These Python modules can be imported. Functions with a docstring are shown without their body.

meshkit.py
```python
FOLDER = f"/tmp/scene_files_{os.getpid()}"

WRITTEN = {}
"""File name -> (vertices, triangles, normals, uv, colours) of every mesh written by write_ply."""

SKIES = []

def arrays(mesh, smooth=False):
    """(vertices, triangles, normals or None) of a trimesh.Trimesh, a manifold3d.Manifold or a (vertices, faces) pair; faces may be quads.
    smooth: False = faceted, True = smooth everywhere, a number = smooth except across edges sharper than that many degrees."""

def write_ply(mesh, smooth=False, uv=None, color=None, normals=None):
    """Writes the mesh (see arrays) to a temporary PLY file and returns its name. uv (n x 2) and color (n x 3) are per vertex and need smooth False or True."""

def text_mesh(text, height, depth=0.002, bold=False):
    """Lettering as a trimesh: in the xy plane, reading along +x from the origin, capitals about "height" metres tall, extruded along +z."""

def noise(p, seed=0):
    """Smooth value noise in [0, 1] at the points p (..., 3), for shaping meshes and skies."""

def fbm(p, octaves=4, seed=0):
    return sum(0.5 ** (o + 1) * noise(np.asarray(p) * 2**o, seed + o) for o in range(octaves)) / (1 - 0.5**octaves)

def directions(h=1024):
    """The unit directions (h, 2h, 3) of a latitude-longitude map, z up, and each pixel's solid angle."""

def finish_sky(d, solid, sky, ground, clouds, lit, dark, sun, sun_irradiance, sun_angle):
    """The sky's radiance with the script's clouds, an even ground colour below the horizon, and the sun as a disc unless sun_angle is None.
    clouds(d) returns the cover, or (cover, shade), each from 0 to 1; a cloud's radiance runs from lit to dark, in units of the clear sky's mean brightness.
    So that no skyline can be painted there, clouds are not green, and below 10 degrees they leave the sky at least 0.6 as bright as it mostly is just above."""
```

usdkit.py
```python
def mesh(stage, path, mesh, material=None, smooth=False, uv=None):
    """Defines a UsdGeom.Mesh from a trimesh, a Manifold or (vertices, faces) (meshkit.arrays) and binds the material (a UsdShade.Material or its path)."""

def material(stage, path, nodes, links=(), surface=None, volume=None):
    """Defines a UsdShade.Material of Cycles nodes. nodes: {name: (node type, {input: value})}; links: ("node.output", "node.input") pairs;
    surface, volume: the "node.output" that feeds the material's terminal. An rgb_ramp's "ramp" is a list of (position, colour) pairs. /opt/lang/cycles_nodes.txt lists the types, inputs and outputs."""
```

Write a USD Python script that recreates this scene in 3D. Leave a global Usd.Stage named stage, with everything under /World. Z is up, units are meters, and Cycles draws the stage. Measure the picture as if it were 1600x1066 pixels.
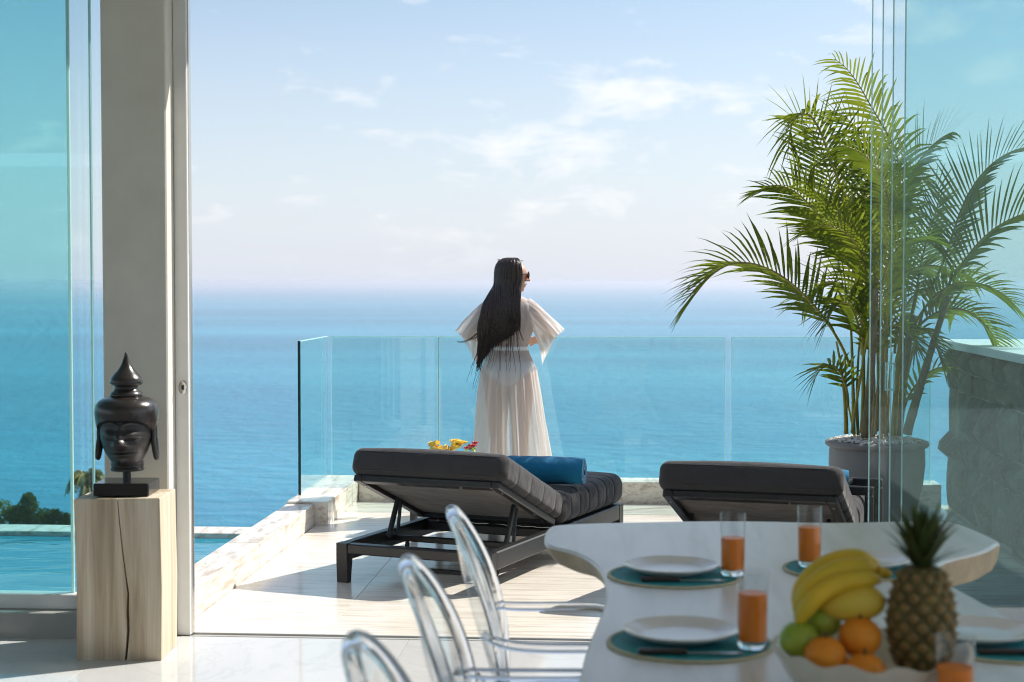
import math, random
import numpy as np, trimesh, manifold3d, usdkit, meshkit
from pxr import Usd, UsdGeom, UsdLux, UsdShade, Sdf, Gf
from shapely.geometry import Polygon, Point
from scipy.interpolate import CubicSpline

stage = Usd.Stage.CreateInMemory()
UsdGeom.SetStageUpAxis(stage, 'Z'); UsdGeom.SetStageMetersPerUnit(stage, 1.0)
UsdGeom.Xform.Define(stage, '/World'); UsdGeom.Scope.Define(stage, '/World/Looks')
PI = math.pi

# ------------------------------------------------------------------ camera, sky, sun, exposure
EYE = 1.52; YAW = math.radians(4.2); PITCH = math.atan(93 / 2500)
cam = UsdGeom.Camera.Define(stage, '/World/camera')
cam.CreateHorizontalApertureAttr(36.0); cam.CreateFocalLengthAttr(36.0 * 2500 / 1600)
cam.CreateFStopAttr(4.3); cam.CreateFocusDistanceAttr(9.2)
cam.CreateClippingRangeAttr(Gf.Vec2f(0.05, 200000.0))
cam.CreateExposureAttr(0.42)
cam.AddTranslateOp().Set((0, 0, EYE)); cam.AddRotateZOp().Set(math.degrees(YAW)); cam.AddRotateXOp().Set(90 - math.degrees(PITCH))

SUN = np.array([0.5365, 0.340, 0.61]); SUN /= np.linalg.norm(SUN)
SUN_EL = math.asin(SUN[2]); SUN_AZ = math.atan2(SUN[0], SUN[1])
sun = UsdLux.DistantLight.Define(stage, '/World/sun')
sun.CreateIntensityAttr(1.25); sun.CreateAngleAttr(0.53); sun.CreateNormalizeAttr(True); sun.CreateColorAttr(Gf.Vec3f(1.0, 0.95, 0.87))
sun.AddRotateZOp().Set(math.degrees(math.atan2(SUN[1], SUN[0])) + 90); sun.AddRotateXOp().Set(90 - math.degrees(SUN_EL))

def mat(name, nodes, links=(), surface='p.BSDF', volume=None):
    return usdkit.material(stage, '/World/Looks/' + name, nodes, links, surface=surface, volume=volume)

sky = UsdLux.DomeLight.Define(stage, '/World/sky')
sky_mat = mat('sky_look', {
    'sky': ('sky_texture', {'sky_type': 'single_scattering', 'sun_disc': False, 'sun_elevation': SUN_EL, 'sun_rotation': SUN_AZ, 'altitude': 60.0, 'air_density': 1.0, 'aerosol_density': 0.9, 'ozone_density': 1.6}),
    'tc': ('texture_coordinate', {}),
    'map': ('mapping', {'mapping_type': 'point', 'location': (1.31, 0.4, 0.31), 'scale': (1, 1, 2.6)}),
    'n': ('noise_texture', {'scale': 17.0, 'detail': 10.0, 'roughness': 0.6, 'distortion': 0.25}),
    'n2': ('noise_texture', {'scale': 2.6, 'detail': 3.0, 'roughness': 0.5}),
    'mul': ('math', {'math_type': 'multiply_add', 'value2': 0.55, 'value3': 0.0}),
    'add': ('math', {'math_type': 'multiply_add', 'value2': 0.45}),
    'ramp': ('rgb_ramp', {'ramp': [(0.0, (0, 0, 0)), (0.582, (0, 0, 0)), (0.63, (0.24, 0.24, 0.24)), (0.70, (0.55, 0.55, 0.55))]}),
    'low': ('separate_xyz', {}),
    'fade': ('map_range', {'from_min': -0.01, 'from_max': 0.05, 'to_min': 0.0, 'to_max': 1.0, 'clamp': True}),
    'm': ('math', {'math_type': 'multiply'}),
    'hz': ('map_range', {'from_min': -0.03, 'from_max': 0.17, 'to_min': 0.88, 'to_max': 0.16, 'clamp': True}),
    'pale': ('mix_color', {'b': (5.7, 6.15, 7.25), 'use_clamp': False}),
    'mix': ('mix_color', {'b': (8.3, 8.0, 7.9), 'use_clamp': False}),
    'bg': ('background_shader', {'strength': 0.108}),
}, [('tc.generated', 'map.vector'), ('map.vector', 'n.vector'), ('map.vector', 'n2.vector'), ('n.fac', 'mul.value1'), ('n2.fac', 'add.value1'), ('mul.value', 'add.value3'),
    ('add.value', 'ramp.fac'), ('tc.generated', 'low.vector'), ('low.z', 'fade.value'), ('ramp.color', 'm.value1'), ('fade.result', 'm.value2'),
    ('low.z', 'hz.value'), ('hz.result', 'pale.fac'), ('sky.color', 'pale.a'), ('pale.result', 'mix.a'), ('m.value', 'mix.fac'), ('mix.result', 'bg.color')], surface='bg.background')
UsdShade.MaterialBindingAPI.Apply(sky.GetPrim()).Bind(sky_mat)

# ------------------------------------------------------------------ helpers
used = {}
def numbered(parent, name):
    k = (str(parent), name); n = used.get(k, 0); used[k] = n + 1
    return name if n == 0 else f'{name}_{n:03d}'
def tag(prim, label=None, cat=None, group=None, kind=None):
    for k, v in (('label', label), ('category', cat), ('group', group), ('kind', kind)):
        if v: prim.SetCustomDataByKey(k, v)
    return prim
def thing(name, label, cat, loc=(0, 0, 0), rz=0.0, group=None, kind=None):
    x = UsdGeom.Xform.Define(stage, '/World/' + numbered('/World', name))
    x.AddTranslateOp().Set(tuple(map(float, loc))); x.AddRotateZOp().Set(float(rz))
    return tag(x.GetPrim(), label, cat, group, kind)
def part(name, mesh, m, parent, smooth=False, label=None):
    base = str(parent.GetPath()) if parent else '/World'
    mesh = tm(mesh); mesh = mesh.copy(); mesh.remove_unreferenced_vertices()
    p = usdkit.mesh(stage, base + '/' + numbered(base, name), mesh, m, smooth=smooth).GetPrim()
    if label: p.SetCustomDataByKey('label', label)
    return p
def top(name, mesh, m, label=None, cat=None, group=None, kind=None, smooth=False):
    return tag(part(name, mesh, m, None, smooth), label, cat, group, kind)
def copy_of(src, loc, rz, label):
    x = UsdGeom.Xform.Define(stage, '/World/' + numbered('/World', src.GetName()))
    p = x.GetPrim(); p.GetReferences().AddInternalReference(src.GetPath())
    p.GetAttribute('xformOp:translate').Set(Gf.Vec3d(*map(float, loc))); p.GetAttribute('xformOp:rotateZ').Set(float(rz))
    p.SetInstanceable(True); p.SetCustomDataByKey('label', label)
    return p
def cat(ms): return trimesh.util.concatenate([m if isinstance(m, trimesh.Trimesh) else tm(m) for m in ms])
def tm(m):
    if isinstance(m, trimesh.Trimesh): return m
    v, f, _ = meshkit.arrays(m); return trimesh.Trimesh(v, f, process=False)
def box(x0, x1, y0, y1, z0, z1):
    m = trimesh.creation.box([x1 - x0, y1 - y0, z1 - z0]); m.apply_translation([(x0 + x1) / 2, (y0 + y1) / 2, (z0 + z1) / 2]); return m
def bbox(x0, x1, y0, y1, z0, z1, r=0.004):
    """box with chamfered edges"""
    p = []
    for sx, a in ((0, x0), (1, x1)):
        for sy, b in ((0, y0), (1, y1)):
            for sz, c in ((0, z0), (1, z1)):
                s = [1 if q == 0 else -1 for q in (sx, sy, sz)]
                for k in range(3):
                    q = [a + s[0] * r, b + s[1] * r, c + s[2] * r]; q[k] = (a, b, c)[k]; p.append(q)
    return trimesh.Trimesh(np.array(p)).convex_hull
def bar(p, q, w, h=None, up=(0, 0, 1)):
    """rectangular bar between two points"""
    h = h or w; p, q = np.array(p, float), np.array(q, float); t = q - p; L = np.linalg.norm(t); t /= L
    s = np.cross(t, up); s = s if np.linalg.norm(s) > 1e-6 else np.array([1.0, 0, 0]); s /= np.linalg.norm(s); n = np.cross(s, t)
    m = bbox(-w / 2, w / 2, 0, L, -h / 2, h / 2, min(w, h) * 0.12)
    T = np.eye(4); T[:3, 0] = s; T[:3, 1] = t; T[:3, 2] = n; T[:3, 3] = p; m.apply_transform(T); return m
def tube(points, radii, sides=8, caps=True):
    p = np.asarray(points, float); n = len(p); r = np.broadcast_to(radii, (n,)).astype(float)
    t = np.gradient(p, axis=0); t /= np.linalg.norm(t, axis=1, keepdims=True) + 1e-12
    a = np.cross(t[0], [0, 0, 1.0]); a = a if np.linalg.norm(a) > 1e-3 else np.array([1.0, 0, 0]); A = []
    for i in range(n):
        a = a - t[i] * (a @ t[i]); a /= np.linalg.norm(a); A.append(a)
    A = np.array(A); B = np.cross(t, A); g = np.arange(sides) * 2 * PI / sides
    v = (p[:, None] + r[:, None, None] * (np.cos(g)[None, :, None] * A[:, None] + np.sin(g)[None, :, None] * B[:, None])).reshape(-1, 3)
    f = []
    for i in range(n - 1):
        for j in range(sides):
            k = (j + 1) % sides; f += [[i * sides + j, i * sides + k, (i + 1) * sides + k], [i * sides + j, (i + 1) * sides + k, (i + 1) * sides + j]]
    if caps:
        v = np.vstack([v, p[0], p[-1]]); c = len(v) - 2
        for j in range(sides):
            k = (j + 1) % sides; f += [[c, k, j], [c + 1, (n - 1) * sides + j, (n - 1) * sides + k]]
    return trimesh.Trimesh(v, f, process=False)
def lathe(profile, seg=48):
    pr = np.asarray(profile, float); n = len(pr); g = np.arange(seg) * 2 * PI / seg
    v = np.stack([pr[:, None, 0] * np.cos(g), pr[:, None, 0] * np.sin(g), np.broadcast_to(pr[:, None, 1], (n, seg))], -1).reshape(-1, 3)
    i, j = np.meshgrid(np.arange(n - 1), np.arange(seg), indexing='ij'); k = (j + 1) % seg
    q = np.stack([i * seg + j, i * seg + k, (i + 1) * seg + k, (i + 1) * seg + j], -1).reshape(-1, 4)
    m = trimesh.Trimesh(v, np.vstack([q[:, [0, 1, 2]], q[:, [0, 2, 3]]]), process=False)
    m.merge_vertices(); m.update_faces(m.nondegenerate_faces()); return m
def spline(pts, n):
    p = np.asarray(pts, float); d = np.r_[0, np.cumsum(np.linalg.norm(np.diff(p, axis=0), axis=1) ** 0.6)]
    return CubicSpline(d, p)(np.linspace(0, d[-1], n))
def grid(x0, x1, y0, y1, nx, ny, zf):
    X, Y = np.meshgrid(np.linspace(x0, x1, nx), np.linspace(y0, y1, ny)); Z = zf(X, Y)
    i, j = np.meshgrid(np.arange(ny - 1), np.arange(nx - 1), indexing='ij'); a = i * nx + j
    q = np.stack([a, a + 1, a + nx + 1, a + nx], -1).reshape(-1, 4)
    return trimesh.Trimesh(np.stack([X, Y, Z], -1).reshape(-1, 3), np.vstack([q[:, [0, 1, 2]], q[:, [0, 2, 3]]]), process=False)
def moved(m, t): m = m.copy(); m.apply_translation(t); return m
def rot(m, ang, axis, at=(0, 0, 0)): m = m.copy(); m.apply_transform(trimesh.transformations.rotation_matrix(ang, axis, at)); return m
def hull(balls, n=2):
    """convex hull of spheres (x, y, z, r)"""
    s = trimesh.creation.icosphere(n, 1.0).vertices
    return trimesh.Trimesh(np.vstack([s * b[3] + np.array(b[:3]) for b in balls])).convex_hull
def fuse(meshes, edge=0.012, it=12):
    M = manifold3d.Manifold
    ms = [M(manifold3d.Mesh(np.asarray(m.vertices, np.float32), np.asarray(m.faces, np.uint32))) for m in meshes]
    u = M.batch_boolean(ms, manifold3d.OpType.Add).refine_to_length(edge); t = tm(u)
    t = trimesh.Trimesh(t.vertices, t.faces, process=True)
    trimesh.smoothing.filter_taubin(t, 0.5, 0.53, it); return t

# ------------------------------------------------------------------ materials
def plain(name, col, rough=0.5, var=0.0, scale=20.0, bump=0.0, bscale=60.0, **kw):
    nodes = {'p': ('principled_bsdf', {'base_color': col, 'roughness': rough, **kw})}; links = []
    if var or bump: nodes['tc'] = ('texture_coordinate', {})
    if var:
        lo = tuple(c * (1 - var) for c in col); hi = tuple(min(1, c * (1 + var)) for c in col)
        nodes['n'] = ('noise_texture', {'scale': scale, 'detail': 5.0, 'roughness': 0.6}); nodes['r'] = ('rgb_ramp', {'ramp': [(0.3, lo), (0.7, hi)]})
        links += [('tc.object', 'n.vector'), ('n.fac', 'r.fac'), ('r.color', 'p.base_color')]
    if bump:
        nodes['bn'] = ('noise_texture', {'scale': bscale, 'detail': 4.0}); nodes['b'] = ('bump', {'strength': bump, 'distance': 0.01})
        links += [('tc.object', 'bn.vector'), ('bn.fac', 'b.height'), ('b.normal', 'p.normal')]
    return mat(name, nodes, links)
SCHLICK = {'lw': ('layer_weight', {'blend': 0.5}), 'pw': ('math', {'math_type': 'power', 'value2': 5.0}), 'f': ('math', {'math_type': 'multiply_add', 'value2': 0.9, 'value3': 0.035})}
def pane_mat(name, tint, gloss=1.0, rough=0.0):
    """window glass; the tint is what one face lets pass"""
    return mat(name, {**SCHLICK, 't': ('transparent_bsdf', {'color': tint}), 'g': ('glossy_bsdf', {'color': (gloss, gloss, gloss), 'roughness': rough}), 'm': ('mix_closure', {})},
               [('lw.facing', 'pw.value1'), ('pw.value', 'f.value1'), ('f.value', 'm.fac'), ('t.BSDF', 'm.closure1'), ('g.BSDF', 'm.closure2')], surface='m.closure')

M = {}
# travertine: cream stone with long horizontal veins and pits
def travertine(name, stretch, base=(0.80, 0.745, 0.66), dark=(0.54, 0.45, 0.35), rough=0.16, blotch=False):
    return mat(name, {
        'g': ('geometry', {}), 'o': ('object_info', {}), 'off': ('vector_math', {'vector_math_type': 'add'}),
        'cx': ('combine_xyz', {}), 'k': ('math', {'math_type': 'multiply', 'value2': 7.0}), 'add': ('vector_math', {'math_type': 'add'}),
        'map': ('mapping', {'mapping_type': 'point', 'scale': stretch}),
        'n': ('noise_texture', {'scale': 6.0, 'detail': 8.0, 'roughness': 0.68, 'distortion': 0.3}),
        'v': ('noise_texture', {'scale': 24.0, 'detail': 4.0, 'roughness': 0.6}),
        'big': ('noise_texture', {'scale': 1.6, 'detail': 3.0}),
        'r': ('rgb_ramp', {'ramp': [(0.30, dark), (0.42, tuple(0.5 * (a + b) for a, b in zip(base, dark))), (0.5, base), (0.75, tuple(min(0.88, 1.1 * c) for c in base))]}),
        'pit': ('rgb_ramp', {'ramp': [(0.0, (0.0, 0.0, 0.0)), (0.66, (0, 0, 0)), (0.72, (1, 1, 1))] if blotch else [(0, (0, 0, 0)), (0.69, (0, 0, 0)), (0.75, (0.8, 0.8, 0.8))]}),
        'mx': ('mix_color', {'b': tuple(0.7 * c for c in dark)}),
        'rr': ('map_range', {'from_min': 0.3, 'from_max': 0.7, 'to_min': rough * 0.7, 'to_max': rough * 1.6}),
        'b': ('bump', {'strength': 0.25, 'distance': 0.002, 'invert': True}),
        'p': ('principled_bsdf', {'roughness': rough}),
    }, [('o.random', 'k.value1'), ('k.value', 'cx.x'), ('k.value', 'cx.y'), ('g.position', 'add.vector1'), ('cx.vector', 'add.vector2'), ('add.vector', 'map.vector'), ('map.vector', 'n.vector'), ('map.vector', 'v.vector'), ('add.vector', 'big.vector'),
        ('n.fac', 'r.fac'), ('v.fac', 'pit.fac'), ('pit.color', 'mx.fac'), ('r.color', 'mx.a'), ('mx.result', 'p.base_color'), ('big.fac', 'rr.value'), ('rr.result', 'p.roughness'), ('pit.color', 'b.height'), ('b.normal', 'p.normal')])
M['terrace'] = travertine('travertine_floor_stone', (0.35, 5.0, 1.0))
M['kerb'] = travertine('travertine_kerb_stone', (3.0, 0.7, 6.0), (0.76, 0.69, 0.60), (0.44, 0.34, 0.24), 0.22, True)
M['grout'] = plain('joint_filler', (0.42, 0.38, 0.33), 0.8)
M['marble'] = mat('polished_marble', {
    'g': ('geometry', {}), 'o': ('object_info', {}), 'k': ('math', {'math_type': 'multiply', 'value2': 11.0}), 'cx': ('combine_xyz', {}), 'add': ('vector_math', {'math_type': 'add'}),
    'n': ('noise_texture', {'scale': 1.4, 'detail': 9.0, 'roughness': 0.6, 'distortion': 1.6}), 'r': ('rgb_ramp', {'ramp': [(0.3, (0.55, 0.555, 0.555)), (0.47, (0.585, 0.585, 0.58)), (0.495, (0.545, 0.545, 0.54)), (0.52, (0.59, 0.59, 0.58)), (0.8, (0.63, 0.625, 0.61))]}),
    'p': ('principled_bsdf', {'roughness': 0.07})}, [('o.random', 'k.value1'), ('k.value', 'cx.x'), ('k.value', 'cx.z'), ('g.position', 'add.vector1'), ('cx.vector', 'add.vector2'), ('add.vector', 'n.vector'), ('n.fac', 'r.fac'), ('r.color', 'p.base_color')])
M['plaster'] = plain('painted_plaster', (0.70, 0.67, 0.585), 0.7, 0.05, 6.0, 0.05, 80)
M['sill_stone'] = plain('grey_sill_stone', (0.36, 0.36, 0.34), 0.3, 0.12, 3.0)
M['white_wall'] = plain('white_plaster', (0.62, 0.61, 0.58), 0.8, 0.03, 4.0)
M['wall_dark'] = plain('brown_plaster', (0.27, 0.245, 0.215), 0.8, 0.05, 4.0)
M['frame'] = plain('white_frame', (0.78, 0.78, 0.76), 0.35, 0.03, 9.0)
M['track'] = plain('grey_metal', (0.42, 0.42, 0.41), 0.45)
M['steel'] = plain('satin_steel', (0.62, 0.60, 0.57), 0.28, metallic=1.0)
M['tint'] = pane_mat('tinted_glass', (0.70, 0.94, 0.94))
M['tint_right'] = mat('tinted_glass_right', {'p': ('principled_bsdf', {'base_color': (0.71, 0.925, 0.92), 'roughness': 0.0, 'transmission_weight': 1.0, 'ior': 1.45})})
M['clear_solid'] = mat('clear_door_glass', {'p': ('principled_bsdf', {'base_color': (0.91, 0.97, 0.98), 'roughness': 0.0, 'transmission_weight': 1.0, 'ior': 1.45})})
M['clear'] = pane_mat('clear_glass', (0.95, 0.985, 0.99))
M['rail_glass'] = pane_mat('balustrade_glass', (0.875, 0.982, 0.968))
M['seal'] = mat('glass_edge', {'a': ('diffuse_bsdf', {'color': (0.62, 0.84, 0.82)}), 'b': ('translucent_bsdf', {'color': (0.62, 0.86, 0.84)}), 'm': ('mix_closure', {'fac': 0.5})}, [('a.BSDF', 'm.closure1'), ('b.BSDF', 'm.closure2')], surface='m.closure')
M['dark_edge'] = plain('dark_glass_edge', (0.01, 0.03, 0.035), 0.2)
M['stone'] = mat('rough_stone', {
    'g': ('geometry', {}), 'o': ('object_info', {}), 'n': ('noise_texture', {'scale': 5.0, 'detail': 8.0, 'roughness': 0.7}), 'r': ('rgb_ramp', {'ramp': [(0.3, (0.10, 0.095, 0.075)), (0.5, (0.21, 0.195, 0.155)), (0.62, (0.31, 0.29, 0.23)), (0.78, (0.46, 0.43, 0.35))]}),
    'v': ('math', {'math_type': 'multiply_add', 'value2': 0.55, 'value3': 0.65}), 'mu': ('mix_color', {'blend_type': 'multiply', 'fac': 1.0}), 'bn': ('noise_texture', {'scale': 22.0, 'detail': 6.0, 'roughness': 0.7}), 'b': ('bump', {'strength': 1.0, 'distance': 0.05}),
    'p': ('principled_bsdf', {'roughness': 0.9})}, [('g.position', 'n.vector'), ('g.position', 'bn.vector'), ('n.fac', 'r.fac'), ('o.random', 'v.value1'), ('r.color', 'mu.a'), ('v.value', 'mu.b'), ('mu.result', 'p.base_color'), ('bn.fac', 'b.height'), ('b.normal', 'p.normal')])
M['coping'] = plain('pale_coping', (0.74, 0.74, 0.71), 0.5, 0.05, 5)
M['black_metal'] = plain('black_powder_coat', (0.017, 0.017, 0.018), 0.38, 0.1, 40)
def fabric(name, col):
    c2 = tuple(c * 1.35 for c in col)
    return mat(name, {'tc': ('texture_coordinate', {}), 'w': ('noise_texture', {'scale': 300.0, 'detail': 2.0}), 'n': ('noise_texture', {'scale': 7.0, 'detail': 4.0}), 'a': ('math', {'math_type': 'multiply_add', 'value2': 0.6}), 'h': ('math', {'math_type': 'multiply', 'value2': 0.4}),
        'r': ('rgb_ramp', {'ramp': [(0.3, col), (0.7, c2)]}), 'b': ('bump', {'strength': 0.35, 'distance': 0.002}), 'b2': ('bump', {'strength': 0.5, 'distance': 0.03}), 'p': ('principled_bsdf', {'roughness': 0.85, 'sheen_weight': 0.25, 'sheen_roughness': 0.4, 'specular_ior_level': 0.3})},
        [('tc.object', 'w.vector'), ('tc.object', 'n.vector'), ('n.fac', 'h.value1'), ('w.fac', 'a.value1'), ('h.value', 'a.value3'), ('a.value', 'r.fac'), ('r.color', 'p.base_color'), ('n.fac', 'b2.height'), ('w.fac', 'b.height'), ('b2.normal', 'b.normal'), ('b.normal', 'p.normal')])
M['cushion'] = fabric('charcoal_fabric', (0.030, 0.029, 0.031))
M['underside'] = fabric('underside_fabric', (0.075, 0.066, 0.058))
M['towel'] = fabric('blue_terry', (0.004, 0.125, 0.245))
M['wood'] = mat('pale_timber', {
    'tc': ('texture_coordinate', {}), 'map': ('mapping', {'mapping_type': 'point', 'scale': (9.0, 9.0, 0.45)}), 'n': ('noise_texture', {'scale': 1.3, 'detail': 7.0, 'roughness': 0.55, 'distortion': 0.6}),
    'map2': ('mapping', {'mapping_type': 'point', 'scale': (60.0, 60.0, 1.8)}), 'fine': ('noise_texture', {'scale': 2.0, 'detail': 4.0}), 'big': ('noise_texture', {'scale': 3.0, 'detail': 2.0}),
    'r': ('rgb_ramp', {'ramp': [(0.28, (0.30, 0.22, 0.145)), (0.42, (0.48, 0.385, 0.27)), (0.55, (0.64, 0.55, 0.42)), (0.75, (0.74, 0.66, 0.53))]}), 'mx': ('mix_color', {'blend_type': 'multiply', 'fac': 0.35}), 'fr': ('rgb_ramp', {'ramp': [(0.3, (0.6, 0.55, 0.5)), (0.6, (1, 1, 1))]}),
    'b': ('bump', {'strength': 0.2, 'distance': 0.003}), 'p': ('principled_bsdf', {'roughness': 0.6})},
    [('tc.object', 'map.vector'), ('tc.object', 'map2.vector'), ('map.vector', 'n.vector'), ('map2.vector', 'fine.vector'), ('n.fac', 'r.fac'), ('fine.fac', 'fr.fac'), ('r.color', 'mx.a'), ('fr.color', 'mx.b'), ('mx.result', 'p.base_color'), ('fine.fac', 'b.height'), ('b.normal', 'p.normal')])
M['crack'] = plain('timber_crack', (0.02, 0.016, 0.012), 0.9)
M['bronze'] = plain('dark_bronze', (0.022, 0.017, 0.015), 0.26, 0.35, 14.0, 0.10, 30, coat_weight=0.4, coat_roughness=0.2)
M['bronze_face'] = plain('weathered_bronze', (0.026, 0.024, 0.023), 0.38, 0.55, 22.0, 0.15, 40)
M['black_gloss'] = plain('black_lacquer', (0.012, 0.012, 0.012), 0.18)
M['table'] = mat('bleached_slab', {
    'tc': ('texture_coordinate', {}), 'map': ('mapping', {'mapping_type': 'point', 'scale': (9.0, 0.8, 3.0)}), 'n': ('noise_texture', {'scale': 1.4, 'detail': 7.0, 'roughness': 0.55, 'distortion': 0.5}), 'r': ('rgb_ramp', {'ramp': [(0.3, (0.64, 0.625, 0.57)), (0.5, (0.75, 0.74, 0.71)), (0.72, (0.81, 0.805, 0.78))]}),
    'p': ('principled_bsdf', {'roughness': 0.28})}, [('tc.object', 'map.vector'), ('map.vector', 'n.vector'), ('n.fac', 'r.fac'), ('r.color', 'p.base_color')])
M['table_edge'] = plain('bark_edge_timber', (0.50, 0.38, 0.24), 0.6, 0.25, 9.0, 0.3, 25)
M['ghost'] = mat('clear_polycarbonate', {'p': ('principled_bsdf', {'base_color': (0.95, 0.96, 0.98), 'roughness': 0.03, 'transmission_weight': 1.0, 'ior': 1.22, 'specular_ior_level': 0.9})})
M['ghost_panel'] = pane_mat('clear_polycarbonate_sheet', (0.955, 0.965, 0.97), 1.0, 0.03)
M['tumbler'] = pane_mat('tumbler_glass', (0.97, 0.98, 0.98), 0.8)
M['tumbler_base'] = mat('tumbler_foot_glass', {'p': ('principled_bsdf', {'base_color': (0.97, 0.98, 0.99), 'roughness': 0.0, 'transmission_weight': 1.0, 'ior': 1.45})})
M['juice'] = plain('orange_juice', (0.95, 0.25, 0.006), 0.3, 0.06, 30, specular_ior_level=0.2)
M['mat'] = plain('turquoise_weave', (0.003, 0.27, 0.30), 0.6, 0.25, 120.0, 0.5, 220)
M['mat_rim'] = plain('placemat_border', (0.50, 0.46, 0.28), 0.6, 0.1, 40)
M['china'] = plain('white_china', (0.80, 0.79, 0.76), 0.12)
M['dark_handle'] = plain('dark_handle', (0.03, 0.022, 0.02), 0.35)
M['bowl'] = plain('cream_ceramic', (0.66, 0.62, 0.52), 0.3, 0.05, 12)
def skin_mat(name, base, spot, green, rough, scale, thr, bump=0.1, bs=200.0):
    """fruit skin: blotches of another ripeness and small brown spots"""
    return mat(name, {'tc': ('texture_coordinate', {}), 'n': ('noise_texture', {'scale': 11.0, 'detail': 4.0}), 'n2': ('noise_texture', {'scale': scale, 'detail': 5.0, 'roughness': 0.7}), 'bn': ('noise_texture', {'scale': bs, 'detail': 3.0}), 'r': ('rgb_ramp', {'ramp': [(0.35, base), (0.75, green)]}), 's': ('rgb_ramp', {'ramp': [(thr, (0, 0, 0)), (thr + 0.06, (0.8, 0.8, 0.8))]}),
        'mx': ('mix_color', {'b': spot}), 'b': ('bump', {'strength': bump, 'distance': 0.004}), 'p': ('principled_bsdf', {'roughness': rough, 'specular_ior_level': 0.4})},
        [('tc.object', 'n.vector'), ('tc.object', 'n2.vector'), ('tc.object', 'bn.vector'), ('n.fac', 'r.fac'), ('n2.fac', 's.fac'), ('s.color', 'mx.fac'), ('r.color', 'mx.a'), ('mx.result', 'p.base_color'), ('bn.fac', 'b.height'), ('b.normal', 'p.normal')])
M['banana'] = skin_mat('banana_skin', (0.74, 0.48, 0.025), (0.20, 0.11, 0.02), (0.58, 0.46, 0.03), 0.5, 45.0, 0.64)
M['banana_tip'] = plain('banana_tip', (0.06, 0.04, 0.015), 0.7)
M['mango'] = skin_mat('yellow_mango', (0.74, 0.50, 0.05), (0.40, 0.22, 0.04), (0.62, 0.50, 0.07), 0.42, 60.0, 0.66)
M['apple'] = skin_mat('green_apple', (0.22, 0.36, 0.025), (0.40, 0.42, 0.12), (0.34, 0.40, 0.05), 0.35, 110.0, 0.62)
M['orange'] = skin_mat('orange_peel', (0.78, 0.24, 0.012), (0.62, 0.16, 0.01), (0.84, 0.32, 0.02), 0.45, 30.0, 0.6, 0.45, 330.0)
M['stalk'] = plain('fruit_stalk', (0.12, 0.09, 0.03), 0.7)
M['pineapple'] = plain('pineapple_skin', (0.12, 0.10, 0.028), 0.6, 0.5, 34.0, 0.4, 150)
M['pine_eye'] = plain('pineapple_eye', (0.24, 0.155, 0.045), 0.55, 0.35, 60.0, 0.3, 200)
def leafy(name, a, b, trans=0.4, rough=0.4):
    return mat(name, {'g': ('geometry', {}), 'o': ('object_info', {}), 'n': ('noise_texture', {'scale': 7.0, 'detail': 4.0}), 'ad': ('math', {'math_type': 'multiply_add', 'value2': 0.35}), 'r': ('rgb_ramp', {'ramp': [(0.25, a), (0.85, b)]}),
        'hs': ('hsv', {'hue': 0.485, 'saturation': 1.0, 'value': 1.8}), 'p': ('principled_bsdf', {'roughness': rough, 'specular_ior_level': 0.45}), 't': ('translucent_bsdf', {}), 'm': ('mix_closure', {'fac': trans})},
        [('g.position', 'n.vector'), ('o.random', 'ad.value1'), ('n.fac', 'ad.value3'), ('ad.value', 'r.fac'), ('r.color', 'p.base_color'), ('r.color', 'hs.color'), ('hs.color', 't.color'), ('p.BSDF', 'm.closure1'), ('t.BSDF', 'm.closure2')], surface='m.closure')
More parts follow.
